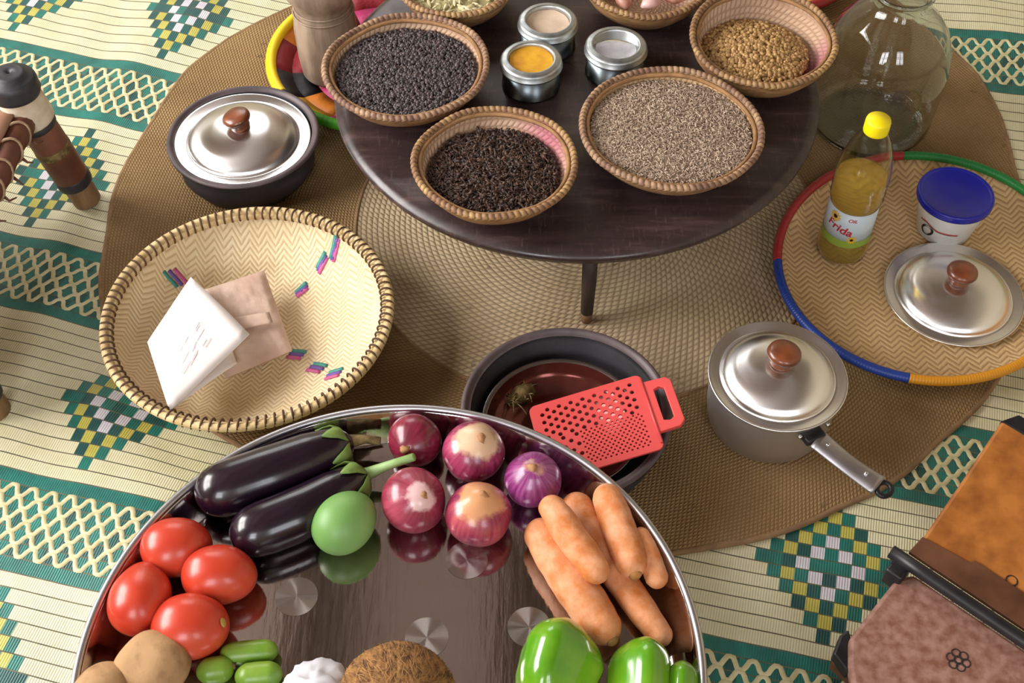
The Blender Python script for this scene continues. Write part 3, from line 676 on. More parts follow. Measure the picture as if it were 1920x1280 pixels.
for dz, m_, th in ((0, 'ink_red', .0022), (-.0026, 'ink_black', .0010)):
    MB().add(np.concatenate([tubwrap(xs, zt + dz), tubwrap(xs, zt + dz - th)]), [(i, i + 1, 25 + i, 24 + i) for i in range(23)]).build('swoosh', m_, tu, smooth=False)

# ------------------------------------------------------------------ big glass bottle
gb = thing('glass_jar', (.612, 1.652, MZ), 'big clear glass bottle with narrow neck beside the table', 'bottle')
go = [(0, .004), (.06, .001), (.085, 0), (.096, .006), (.101, .02), (.1035, .05), (.105, .10), (.104, .135), (.099, .165), (.088, .195), (.070, .219), (.051, .236), (.043, .246), (.041, .256), (.045, .262), (.045, .272), (.041, .276), (.040, .30), (.043, .303), (.043, .31)]
gi = [(max(r - .0028, 0), max(z, .005) + (.002 if z < .02 else 0)) for r, z in go]
v_, f_ = lathe(go + [(.041, .311)] + gi[::-1], 80); MB().add(v_, f_).build('glass_body', 'glass', gb)
v_, f_, u_ = ropering(.046, .268, .003, 30, 8, 3, depth=0); MB().add(v_, f_).build('neck_ring', 'glass', gb)

# ------------------------------------------------------------------ coloured trays behind the table, mortar
def dyed_tray(loc, R, label, rims, seedn):
    t = thing('dyed_tray', loc, label, 'tray', 'bright dyed trays behind the table'); rnd = random.Random(seedn)
    keys = ['magenta', 'redc', 'blackc', 'orangec', 'redc', 'blackc', 'yellowc', 'magenta', 'redc']
    rad = [0, .2, .42, .62, .8, .97]
    for a_, b_ in zip(rad, rad[1:]):
        ns = 14; ph = rnd.random() * .3
        for q in range(ns):
            k = keys[(q + int(b_ * 17)) % len(keys)]
            tt = np.linspace(2 * PI * q / ns, 2 * PI * (q + 1) / ns, 5) + ph
            zz = lambda r: .004 + (.026 * ((r - .7) / .27) ** 1.5 if r > .7 else 0)
            v = [(R * r * math.cos(x), R * r * math.sin(x), zz(r)) for r in (a_, b_) for x in tt]
            MB().add(v, [(i, i + 5, i + 6, i + 1) for i in range(4)]).build('dyed_weave', k, t, solid=.002)
    for nm, a0, a1 in rims:
        v_, f_, u_ = ropering(R * .975, .028, .0095, max(int((a1 - a0) * 22), 3), 12, 3, None, a0, a1, .3, .0); MB().add(v_, f_, u_).build('rim_wrap', nm, t)
    return t
dyed_tray((-.2305, 1.803, MZ), .203, 'dyed red and black woven tray with yellow and green rim, under the mortar',
    [('rim_yellowp', 1.2, 3.72), ('blackc', 3.72, 3.76), ('rim_limep', 3.76, 5.2), ('rim_red', 5.2, 1.2 + 2 * PI)], 3)
dyed_tray((.50, 2.08, MZ), .15, 'dyed red and yellow woven tray behind the glass bottle', [('rim_green', 2.2, 5.0), ('rim_red', 5.0, 2.2 + 2 * PI)], 5)
mo = thing('wooden_mortar', (-.322, 1.785, MZ + .0065), 'worn grey-brown wooden mortar standing on the dyed tray', 'mortar')
v_, f_ = lathe([(0, 0), (.046, 0), (.0495, .004), (.052, .03), (.053, .075), (.050, .098), (.0465, .106), (.0465, .112), (.052, .122), (.062, .135), (.066, .150), (.0665, .165), (.064, .170), (.054, .170), (.050, .165), (.045, .12), (.03, .08), (0, .07)], 56); v_[:, 2] *= 1.3; v_[:, :2] *= 1.03
MB().add(lumpy(v_, .0016, 25, 2), f_).build('mortar_body', 'mortar', mo)
for z_, r_ in ((.131, .0515), (.141, .0490)):
    v_, f_, u_ = ropering(r_, z_, .0018, 40, 6, 3, depth=.05); MB().add(v_, f_).build('carved_ring', 'mortar', mo)

# ------------------------------------------------------------------ big winnowing basket with papers
BX, BY, BR, BZ = -.3757, 1.1557, .2045, .082
wb = thing('winnowing_basket', (BX, BY, MZ), 'large shallow straw basket with dark laced rim holding papers', 'basket')
bprof = [(0, .003), (.085, .003), (.12, .007), (.15, .019), (.175, .040), (.192, .064), (BR - .005, BZ)]
v_, f_ = lathe(bprof, 110); MB().add(v_, f_).build('woven_shell', 'basketw', wb, solid=-.003)
v_, f_, u_ = ropering(BR - .003, BZ, .0062, 160, 8, 3, None, depth=.03); MB().add(v_, f_, u_).build('rim_hoop', 'baskrim', wb)
v_, f_, u_ = ropering(BR - .010, BZ - .004, .0045, 160, 8, 3, None, depth=.03); MB().add(v_, f_, u_).build('inner_hoop', 'baskrim', wb)
stm = None
for q in range(104):
    a = 2 * PI * q / 104
    if stm is None:
        pth = [(.009 * math.cos(b) * 1.0 - .004, .0035 * math.sin(b * .5), .0088 * math.sin(b)) for b in np.linspace(-.6, PI + .9, 10)]
        v_, f_, u_ = tube(pth, .0016, 6, flat=1.); stm = MB().add(v_, f_).build('stitch', 'stitch', wb); o = stm
    else: o = stm.copy(); COL.objects.link(o); o.parent = wb
    o.location = ((BR - .003) * math.cos(a), (BR - .003) * math.sin(a), BZ - .001); o.rotation_euler = (0, 0, a + .0)
def bz(r): return float(np.interp(r, [p[0] for p in bprof], [p[1] for p in bprof]))
def dash(px, py, ang, cols, L=.022, Wd=.006):
    z = .03
    for _ in range(6):
        p = at(px, py, MZ + z)[:2] - np.array([BX, BY]); z = bz(math.hypot(*p))
    for k, cc in enumerate(cols):
        V = []; c, s_ = math.cos(ang), math.sin(ang)
        for i in range(6):
            for j in (-1, 1):
                l_, w_ = (i / 5 - .5) * L, (k - (len(cols) - 1) / 2) * Wd + j * Wd * .5
                x, y = p[0] + l_ * c - w_ * s_ + k * .003, p[1] + l_ * s_ + w_ * c; V.append((x, y, bz(math.hypot(x, y)) + .0012 + .0006 * math.sin(PI * i / 5)))
        MB().add(V, [(2 * i, 2 * i + 2, 2 * i + 3, 2 * i + 1) for i in range(5)]).build('dyed_strip', cc, wb, solid=.0006)
for px, py, an in ((325, 518, -.6), (619, 442, 1.1), (600, 495, .9), (562, 545, .75), (552, 665, -.1), (590, 690, -.3), (622, 702, .1)):
    dash(px, py, an, ['tealc', 'purple', 'pink'] if px < 560 and py < 600 else ['pink', 'purple', 'tealc'])
# papers
def sheet(corners, nx=10, ny=10, bend=0.):
    A, B_, C, D = [np.array(c, float) for c in corners]; V = []
    for i in range(nx + 1):
        for j in range(ny + 1):
            u, v = i / nx, j / ny; p = A * (1 - u) * (1 - v) + B_ * u * (1 - v) + C * u * v + D * (1 - u) * v
            p[2] += bend * math.sin(PI * u) * math.sin(PI * v * .5 + .5) + .0012 * noise.noise(Vector((u * 3, v * 3, bend * 100))); V.append(p)
    W_ = ny + 1; return np.array(V), [(i * W_ + j, (i + 1) * W_ + j, (i + 1) * W_ + j + 1, i * W_ + j + 1) for i in range(nx) for j in range(ny)]
BO = np.array([BX, BY, MZ])
fp = thing('folded_paper', BO, 'folded sheet of white paper leaning in the straw basket', 'paper')
up = [at(358, 520, .085) - BO, at(468, 627, .080) - BO, at(318, 772, .083) - BO, at(277, 642, .078) - BO]
v_, f_ = sheet(up, bend=.008); lf = MB().add(v_, f_).build('upper_leaf', 'paper', fp, solid=.0012)
lo_ = [at(300, 660, .062) - BO, at(430, 640, .056) - BO, at(444, 682, .058) - BO, at(319, 772, .080) - BO]
v_, f_ = sheet(lo_, bend=.003); MB().add(v_, f_).build('lower_leaf', 'paper', fp, solid=.0012)
rr2 = random.Random(4)
for q in range(16):                       # faint grey writing on the upper leaf
    u, v = .42 + rr2.random() * .34, .28 + rr2.random() * .42; A, B_, C, D = up
    def pu(u, v): return A * (1 - u) * (1 - v) + B_ * u * (1 - v) + C * u * v + D * (1 - u) * v + np.array([0, 0, .0024 + .008 * math.sin(PI * u) * math.sin(PI * v * .5 + .5)])
    L = .05 + rr2.random() * .09
    if q == 0: ink = MB()
    ink.add([pu(u, v), pu(u + .012, v), pu(u + .012 + L * .3, v + L), pu(u + L * .3, v + L)], [(0, 1, 2, 3)])
ink.build('faint_print', 'ink_grey', lf, smooth=False)
pb = thing('paper_bag', BO, 'crumpled brown paper bag lying behind the folded white paper', 'bag')
cor = [at(385, 545, .060) - BO, at(494, 510, .056) - BO, at(545, 655, .040) - BO, at(425, 705, .044) - BO]
V = []; nb = 26
for lay in (0, 1):
    for i in range(nb + 1):
        for j in range(nb + 1):
            u, v = i / nb, j / nb; p = cor[0] * (1 - u) * (1 - v) + cor[1] * u * (1 - v) + cor[2] * u * v + cor[3] * (1 - u) * v
            e = min(u, v, 1 - u, 1 - v); k = min(e / .10, 1.)
            cr_ = .0035 * abs(noise.noise(Vector((u * 5, v * 5, 3)))) + .002 * noise.noise(Vector((u * 13, v * 11, 6)))
            out = np.array([p[0] - (cor[0][0] + cor[2][0]) / 2, p[1] - (cor[0][1] + cor[2][1]) / 2, 0]) * .04 * (e < .01)
            p = p + out + np.array([0, 0, (.006 * math.sqrt(k) + cr_ * k) if lay == 0 else -.022 * math.sqrt(k)]); V.append(p)
W_ = nb + 1; FQ = [(i * W_ + j, i * W_ + j + 1, (i + 1) * W_ + j + 1, (i + 1) * W_ + j) for i in range(nb) for j in range(nb)]
FQ += [tuple(W_ * W_ + x for x in reversed(q)) for q in FQ]
MB().add(np.array(V), FQ).build('bag_body', 'bag', pb)
A = [at(408, 600, .068) - BO, at(505, 585, .066) - BO, at(512, 605, .062) - BO, at(415, 625, .064) - BO]
v_, f_ = sheet(A); MB().add(v_, f_).build('folded_flap', 'bag', pb, solid=.001)

# ------------------------------------------------------------------ clay pot with bowl and grater
GX, GY = .0726, .9859
pot_clay('clay_cooking_pot', (GX, GY, MZ), .1425, .082, 'wide black clay pot behind the steel tray, holding a bowl')
sb = thing('mixing_bowl', (GX - .006, GY - .012, MZ + .013), 'metal bowl, red reflection painted into its colour, set inside the wide clay pot', 'bowl')
v_, f_ = lathe([(0, 0), (.05, 0), (.075, .012), (.093, .035), (.103, .052)], 64); MB().add(v_, f_).build('bowl_outside', 'steelreflect', sb)
v_, f_ = lathe([(.103, .052), (.1075, .054), (.108, .0555), (.1065, .0565), (.1015, .054)], 64); MB().add(v_, f_).build('bowl_rim', 'steel', sb)
v_, f_ = lathe([(.1015, .054), (.096, .042), (.090, .034), (.088, .0335), (.074, .014), (.049, .0025), (0, .0025)], 64); MB().add(v_, f_).build('bowl_inside', 'steelreflect', sb)
hb = MB(); g = np.random.default_rng(3)
v_, f_, u_ = tube([at(935, 768, .04), at(955, 752, .046), at(975, 740, .050), at(1000, 726, .05)], [.004, .012, .015, .008], 12); hb.add(lumpy(v_, .006, 120, 2), f_)
for q in range(26):
    p = at(945 + 55 * g.random(), 765 - 40 * g.random(), .055); d = g.normal(0, .012, 3); d[2] = abs(d[2]) * .4
    v_, f_, u_ = tube([p, p + d * .6 + np.array([0, 0, .003]), p + d], .0009, 5); hb.add(v_, f_)
tag(hb.build('dried_herb', 'fibre'), 'small bundle of dried brown herb in the bowl beside the grater', 'herb')
gr = thing('grater', (0, 0, 0), 'flat red plastic grater with round holes resting on the clay pot', 'grater')
GTR, GBR, GTL = at(1200, 701, .108), at(1220, 847, .106), at(990, 764, .074)
ex = (GTR - GTL); LX = np.linalg.norm(ex); ex /= LX; ey = GTR - GBR; ey -= ex * (ey @ ex); LY = np.linalg.norm(ey); ey /= LY; ez = np.cross(ex, ey)
M4 = Matrix(np.c_[np.r_[np.c_[ex, ey, ez], [[0, 0, 0]]], np.r_[(GTR - ex * LX / 2 - ey * LY / 2), 1]].tolist()); gr.matrix_world = M4
def holed(mb, x0, x1, y0, y1, nx, ny, rad, keep=lambda i, j: True, stag=False):
    cx, cy_ = (x1 - x0) / nx, (y1 - y0) / ny
    for i in range(nx):
        for j in range(ny):
            ax, ay = x0 + cx * i, y0 + cy_ * j; mx, my = ax + cx / 2, ay + cy_ / 2
            sq = [(ax + cx, my), (ax + cx, ay + cy_), (mx, ay + cy_), (ax, ay + cy_), (ax, my), (ax, ay), (mx, ay), (ax + cx, ay)]
            if keep(i, j):
                oc = [(mx + rad * math.cos(k * PI / 4), my + rad * math.sin(k * PI / 4)) for k in range(8)]
                mb.add([(*p, 0) for p in sq + oc], [(k, (k + 1) % 8, 8 + (k + 1) % 8, 8 + k) for k in range(8)])
            else: mb.add([(*p, 0) for p in sq], [tuple(range(8))])
g1 = MB(); hx, hy = LX / 2, LY / 2
holed(g1, -hx + .012, hx - .014, .002, hy - .009, 16, 8, .0032, lambda i, j: (i + j) % 2 == 0)
holed(g1, -hx + .012, -hx + .058, -hy + .009, .002, 5, 7, .0032, lambda i, j: (i + j) % 2 == 0)
holed(g1, -hx + .058, hx - .014, -hy + .009, .002, 24, 13, .0016, lambda i, j: (i + j) % 2 == 0)
def border(mb, x0, x1, y0, y1, i0, i1, j0, j1, rr):
    out = []
    for cx, cy_, a0 in ((x1 - rr, y1 - rr, 0), (x0 + rr, y1 - rr, 90), (x0 + rr, y0 + rr, 180), (x1 - rr, y0 + rr, 270)):
        out += arc(cx, cy_, rr, a0, a0 + 90, 5)
    inn = [(min(max(x, i0), i1), min(max(y, j0), j1)) for x, y in out]
    inn = []
    for (cx, cy_) in ((i1, j1), (i0, j1), (i0, j0), (i1, j0)): inn += [(cx, cy_)] * 6
    n = len(out); mb.add([(*p, 0) for p in out + inn], [(k, (k + 1) % n, n + (k + 1) % n, n + k) for k in range(n)])
border(g1, -hx, hx, -hy, hy, -hx + .012, hx - .014, -hy + .009, hy - .009, .010)
g1.build('grating_plate', 'redplastic', gr, smooth=False, solid=.0028)
g2 = MB()                                 # handle with its slot
hw, hl = .043, .036; ho = [(-.002, -hw), (hl * .8, -hw * .98), (hl, -hw * .8), (hl, hw * .72), (hl * .85, hw * .9), (-.002, hw * .95)]
hi_ = [(.010, -hw * .62), (.018, -hw * .68), (.024, -hw * .6), (.024, hw * .52), (.018, hw * .62), (.010, hw * .56)]
g2.add([(hx + x, y + .006, .0015) for x, y in ho + hi_], [(k, (k + 1) % 6, 6 + (k + 1) % 6, 6 + k) for k in range(6)]); g2.build('handle', 'redplastic', gr, smooth=False, solid=.006, bevel=.001)
v_, f_, u_ = tube([(hx - .002, -hy + .008, .002), (hx - .002, hy - .008, .002)], .002, 8); MB().add(v_, f_).build('rib', 'redplastic', gr)

# ------------------------------------------------------------------ steel tray on its stand
SX, SY, SR = -.1297, .5772, .337; SZ = .152
st = thing('low_stand', (SX, SY, .004), 'low wooden stand hidden under the steel tray', 'stand')
v_, f_ = lathe([(0, .128), (.22, .128), (.225, .131), (.225, .143), (.22, .146), (0, .146)], 48); MB().add(v_, f_).build('top', 'tableleg', st)
for k in range(3):
    a = PI / 2 + k * 2 * PI / 3; v_, f_, u_ = tube([(.17 * math.cos(a), .17 * math.sin(a), 0), (.15 * math.cos(a), .15 * math.sin(a), .128)], [.016, .018], 12); MB().add(v_, f_).build('leg', 'tableleg', st)
ty = thing('steel_tray', (SX, SY, SZ - .0015), 'large round polished steel tray full of vegetables in the foreground', 'tray')
v_, f_ = lathe([(0, .0015), (.2, .0015), (.290, .0018), (.302, .0030), (.310, .0070), (.3225, .032), (.3275, .042), (.3305, .0460)], 140)
MB().add(v_, f_).build('pan', 'steeltray', ty, solid=-.0012)
v_, f_, u_ = ropering(.3325, .0455, .0046, 140, 12, 2, None, depth=0); MB().add(v_, f_, u_).build('rolled_rim', 'steelrim', ty)
for px, py in ((875, 1050), (800, 1195), (992, 1175), (556, 1118)):
    p = at(px, py, SZ) - np.array([SX, SY, SZ]); v_, f_ = lathe([(.0245, 0), (.0245, .0003), (.0012, .0003), (0, .0003)], 40); MB().add(v_, f_).build('spun_mark', 'spunmark', ty, smooth=False, loc=(p[0], p[1], .0017))

# vegetables -----------------------------------------------------------------
def sphere_prof(r, k=1., n=18, p=1.): return [(max(r * math.sin(PI * i / n), 0) ** 1, -r * k * math.cos(PI * i / n)) for i in range(n + 1)]
def onion(px, py, r, mat, label, tilt=(0, 0), k=.92):
    t = thing('red_onion', at(px, py, SZ + r * k), label, 'onion', 'red onions on the steel tray', (tilt[0], tilt[1], random.random() * 6))
    n = 26; prof = []
    for i in range(n + 1):
        a = PI * i / n; rr = r * math.sin(a); z = -r * k * math.cos(a)
        if z > .75 * r * k: z += (z - .75 * r * k) * .35; rr *= .94
        prof.append((rr if 0 < i < n else 0, z))
    v_, f_ = lathe(prof, 48); v_ = lumpy(v_, r * .05, 28, px); MB().add(v_, f_).build('skin', mat, t)
    z = prof[-1][1] - .001
    v_, f_, u_ = tube([(0, 0, z - .003), (.001, 0, z + .001), (.002, .001, z + .0035)], [.0075, .0045, .0028], 9, lob=lambda a, i: 1 + .2 * math.sin(3 * a)); MB().add(v_, f_).build('dry_neck', 'neck', t)
    v_, f_ = lathe([(0, -r * k - .0005), (.006, -r * k), (.007, -r * k + .0016)], 12); MB().add(v_, f_).build('root_end', 'neck', t)
onion(777, 826, .0330, 'o1', 'dark glossy red onion leftmost in the back row', (-.9, .5))
onion(888, 847, .0378, 'o2', 'red onion with pale peeling skin in the middle of the back row', (.25, -.15))
onion(999, 899, .0345, 'o3', 'violet streaked onion next to the carrots', (.12, .05))
onion(775, 938, .0390, 'o4', 'rosy onion beside the green fruit', (.05, -.55))
onion(897, 964, .0385, 'o5', 'coppery pink onion at the front of the onions', (.18, -.1))
def ell(name, px, py, a, b, c, rz, mat, label, cat, group=None, rot=(0, 0), egg=0., lump=0., n=40, zoff=0.):
    prof = []; m = 28
    for i in range(m + 1):
        q = PI * i / m; prof.append((b * math.sin(q) * (1 + egg * math.cos(q)) if 0 < i < m else 0, -a * math.cos(q)))
    v_, f_ = lathe(prof, n); v_[:, 1] *= c / b
    v_ = np.c_[v_[:, 2], v_[:, 0], v_[:, 1]]
    if lump: v_ = lumpy(v_, lump, 30, px)
    t = thing(name, at(px, py, SZ + c + zoff), label, cat, group, (rot[0], rot[1], rz)); MB().add(v_, f_).build('skin', mat, t); return t
def wdir(p0, p1, z): a, b = at(*p0, z), at(*p1, z); return math.atan2(b[1] - a[1], b[0] - a[0])
GT = 'plum tomatoes on the steel tray'
t1 = ell('plum_tomato', 331, 1026, .0405, .0345, .0335, wdir((270, 1035), (390, 1020), .18), 'tomato', 'plum tomato farthest back, touching the eggplants', 'tomato', GT, egg=.08, lump=.0015)
t2 = ell('plum_tomato', 263, 1121, .043, .0340, .0330, wdir((245, 1180), (280, 1060), .18), 'tomato', 'upright plum tomato nearest the tray rim', 'tomato', GT, egg=.12, lump=.0015, zoff=.004)
t3 = ell('plum_tomato', 412, 1078, .0425, .0345, .0335, wdir((345, 1080), (480, 1075), .18), 'tomato', 'plum tomato on the right, nearest the tray middle', 'tomato', GT, egg=.08, lump=.0015)
t4 = ell('plum_tomato', 357, 1175, .0425, .0370, .0350, wdir((290, 1180), (425, 1172), .18), 'tomato', 'plum tomato with pale stem scar, in front of the others', 'tomato', GT, egg=.05, lump=.0015)
v_, f_ = lathe([(0, .0012), (.004, .001), (.0055, 0)][::-1], 12); o = MB().add(v_, f_).build('stem_scar', 'scar', t4, loc=(.0385, -.004, .014)); o.rotation_euler = (0, 1.15, 0)
ell('green_fruit', 646, 979, .0410, .0345, .0345, wdir((600, 1020), (700, 930), .19), 'limeg', 'smooth green egg-shaped fruit in front of the eggplant stems', 'fruit', egg=.06)
ell('potato', 288, 1247, .041, .037, .034, .5, 'potato', 'brown potato in front of the tomatoes', 'potato', 'potatoes on the steel tray', lump=.005)
ell('potato', 190, 1297, .035, .030, .028, .9, 'potato', 'potato cut off at the lower left, by the tray rim', 'potato', 'potatoes on the steel tray', lump=.003, zoff=.012)
def pathbody(name, pts, rads, mat, label, cat, group=None, n=24, m=44, lob=None, flat=1., lump=0.):
    P = np.array([at(px, py, z) for px, py, z in pts]); q = np.linspace(0, 1, len(P)); qq = np.linspace(0, 1, m); qr = (1 - np.cos(qq * PI)) / 2
    from_ = [np.interp(qr, q, P[:, k]) for k in range(3)]; C = np.c_[from_[0], from_[1], from_[2]]
    for _ in range(3): C[1:-1] = (C[:-2] + 2 * C[1:-1] + C[2:]) / 4
    R = np.interp(qr, np.linspace(0, 1, len(rads)), rads)
    d = np.r_[0, np.cumsum(np.linalg.norm(np.diff(C, axis=0), axis=1))]; Ld = d[-1]
    e0, e1 = R[1] * 1.0, R[-2] * 1.0
    for i in range(m):
        x = d[i]; y = Ld - d[i]; r0 = R[i]
        if x < r0: R[i] = r0 * math.sqrt(max(1 - (1 - x / r0) ** 2, .0004))
        if y < r0: R[i] = min(R[i], r0 * math.sqrt(max(1 - (1 - y / r0) ** 2, .0004)))
    o0 = C[0].copy(); o0[2] = SZ
    v_, f_, u_ = tube(C - o0, R, n, lob=lob, flat=flat)
    if lump: v_ = v_ + np.array([[0, 0, 1]]) * 0; v_ = np.array([p + np.array([noise.noise(Vector(p * 60)), noise.noise(Vector(p * 60 + 9)), noise.noise(Vector(p * 60 + 5))]) * lump for p in v_]) if False else v_
    t = thing(name, o0, label, cat, group); MB().add(v_, f_).build('skin', mat, t); return t, o0, C
GE = 'eggplants on the steel tray'
def calyx(t, o0, c, d, r, ln, stem, mats=('calyx', 'stemg')):
    d = d / np.linalg.norm(d); s_ = np.cross(d, [0, 0, 1]); s_ /= np.linalg.norm(s_); u = np.cross(s_, d)
    for k in range(5):
        a = 2 * PI * k / 5 + .4; e = s_ * math.cos(a) + u * math.sin(a); sid = np.cross(d, e)
        V = []
        for i, (l_, rr, wd) in enumerate(((.006, .35, .30), (.0, .75, .42), (-.008, 1.03, .36), (-.017, 1.10, .22), (-.025, 1.14, .02))):
            b = c + d * l_ + e * r * rr
            V += [b - sid * r * wd, b + e * r * .06, b + sid * r * wd]
        MB().add(np.array(V) - o0, [(3 * i + j, 3 * i + j + 1, 3 * i + j + 4, 3 * i + j + 3) for i in range(4) for j in range(2)]).build('calyx_leaf', mats[0], t, solid=.0015)
    v_, f_, u_ = tube(np.array([c + d * .000, c + d * .012, c + d * .02 + stem * .3, c + d * .02 + stem]) - o0, [r * .5, r * .32, .0055, .005], 10); MB().add(v_, f_).build('stem', mats[1], t)
t, o0, C = pathbody('eggplant', [(366, 936, .187), (500, 890, .188), (662, 826, .184)], [.030, .034, .034, .031, .021], 'eggplant', 'long dark eggplant at the back, along the tray rim', 'eggplant', GE, 32, 40)
calyx(t, o0, C[-1] - (C[-1] - C[-4]) / np.linalg.norm(C[-1] - C[-4]) * .012, C[-1] - C[-4], .025, .02, np.array([.026, -.004, .0]), ('calyx', 'fibre'))
t, o0, C = pathbody('eggplant', [(432, 1014, .184), (560, 964, .185), (690, 888, .180)], [.028, .032, .032, .028, .018], 'eggplant', 'dark eggplant in front, with a long green stem', 'eggplant', GE, 32, 40)
calyx(t, o0, C[-1] - (C[-1] - C[-4]) / np.linalg.norm(C[-1] - C[-4]) * .010, C[-1] - C[-4], .024, .02, at(778, 858, .215) - at(705, 882, .185))
def rid(k): return lambda a, i: 1 + .09 * noise.noise(Vector((math.cos(a) * .9, math.sin(a) * .9, i * 6 + k * 5))) + .012 * math.sin(70 * i + k + 2 * math.sin(a))
GC = 'carrots on the steel tray'
def stub(r_):
    t, o0, C = r_; d = C[-1] - C[-5]; d /= np.linalg.norm(d); e = C[-1] - o0
    v_, f_, u_ = tube(np.array([e - d * .004, e + d * .0005, e + d * .003]), [.009, .0070, .004], 12); MB().add(v_, f_).build('stem_stub', 'stub', t)
stub(pathbody('carrot', [(1000, 978, .178), (1070, 1085, .177), (1150, 1203, .176)], [.0205, .0245, .0250, .0240, .019], 'carrot', 'thickest carrot, on the left of the carrot pile', 'carrot', GC, lob=rid(1)))
pathbody('carrot', [(1068, 928, .176), (1125, 1030, .172), (1180, 1110, .170), (1252, 1208, .168)], [.0185, .0215, .0195, .0175, .013], 'carrot', 'long carrot in the middle, reaching to the green peppers', 'carrot', GC, lob=rid(2))
pathbody('carrot', [(1022, 934, .212), (1075, 1010, .212), (1132, 1090, .206)], [.0150, .0185, .0180, .0140], 'carrot', 'short slim carrot lying on top of the thickest one', 'carrot', GC, lob=rid(3))
stub(pathbody('carrot', [(1132, 912, .190), (1160, 990, .196), (1192, 1080, .196)], [.0175, .0195, .0195, .0185], 'carrot', 'short carrot on the right, its blunt brown end toward the viewer', 'carrot', GC, lob=rid(4)))
pathbody('carrot', [(1196, 990, .192), (1217, 1042, .190), (1238, 1102, .184)], [.0105, .0125, .0135, .0125], 'carrot', 'thin shaded carrot at the far right, against the tray wall', 'carrot', GC, lob=rid(5))
GP = 'green peppers on the steel tray'
def bellp(pts, rads, label, k, stem=True):
    t, o0, C = pathbody('green_pepper', pts, rads, 'bell', label, 'pepper', GP, 40, 36, lob=lambda a, i: 1 + .12 * math.cos(3 * a + k) * (.55 + .45 * math.sin(PI * i)) + .03 * math.cos(7 * a + k))
    d = C[-1] - C[-4]; d /= np.linalg.norm(d); e = C[-1] - o0
    v_, f_, u_ = tube(np.array([e - d * .004, e + d * .004, e + d * .014, e + d * .024 + np.array([0, 0, .004])]), [.009, .006, .0045, .006], 10); MB().add(v_, f_).build('stem', 'stemg', t)
    return t
bellp([(1072, 1168, .190), (1050, 1225, .192), (1010, 1340, .190)], [.026, .040, .044, .040, .03], 'green pepper lying slanted at the left, in front of the carrots', .6)
bellp([(1208, 1200, .184), (1206, 1260, .186), (1200, 1380, .184)], [.030, .033, .034, .034, .026], 'upright glossy green pepper between two others', 2.2)
bellp([(1280, 1240, .192), (1278, 1290, .190), (1268, 1380, .184)], [.017, .019, .020, .019, .017], 'smallest green pepper, against the right tray rim', 1.1)
GG = 'small green gourds on the steel tray'
for (p0, p1, r, lb, sc) in (((368, 1262), (440, 1250), .0150, 'small green gourd with its brown stem scar showing', True), ((412, 1228), (522, 1218), .0135, 'small green gourd lying farthest back', False), ((440, 1270), (530, 1262), .0150, 'small green gourd in front, beside the white bag', False)):
    t, o0, C = pathbody('green_gourd', [(*p0, SZ + r), (*p1, SZ + r)], [r * .8, r * .97, r, r * .97, r * .8], 'gourd', lb, 'gourd', GG)
    if sc:
        d = (C[-1] - C[-3]); d /= np.linalg.norm(d); v_, f_, u_ = tube(np.array([C[-1] - d * .0015, C[-1] + d * .0015]) - o0 + np.array([0, 0, .002]), [.0042, .003], 10); MB().add(v_, f_).build('stem_scar', 'fibre', t)
cn = thing('coconut', at(745, 1318, SZ + .06), 'hairy brown coconut at the bottom centre of the tray', 'coconut', rot=(.5, .25, 0))
v_, f_ = lathe(sphere_prof(.0625, .98), 56); MB().add(lumpy(v_, .002, 60, 4), f_).build('husk', 'coconut', cn)
g = np.random.default_rng(9); fb = MB()
for q in range(1500):
    d = g.normal(0, 1, 3); d /= np.linalg.norm(d)
    tdir = np.array([0, 0, 1.]) - d * d[2] + g.normal(0, .25, 3); tdir -= d * (tdir @ d); tdir /= np.linalg.norm(tdir) + 1e-9
    L = .010 + .010 * g.random(); sdv = np.cross(d, tdir); b = d * .0615
    p = [b - tdir * L * .5, b + d * (.0016 + .001 * g.random()), b + tdir * L * .5 + d * (.001 + .0025 * g.random() * (1 if g.random() > .7 else .2))]
    fb.add([p[0] - sdv * .0003, p[0] + sdv * .0003, p[1] - sdv * .0003, p[1] + sdv * .0003, p[2]], [(0, 1, 3, 2), (2, 3, 4)])
o = fb.build('husk_fibre', 'fibrehair', cn); o['kind'] = 'stuff'
v_, f_ = lathe(sphere_prof(.034, .75), 44); v_ = lumpy(lumpy(v_, .010, 45, 5), .004, 130, 8)
tag(MB().add(v_, f_).build('white_bag', 'whitebag', loc=at(590, 1297, SZ + .027)), 'crumpled white plastic bag beside the coconut', 'bag')

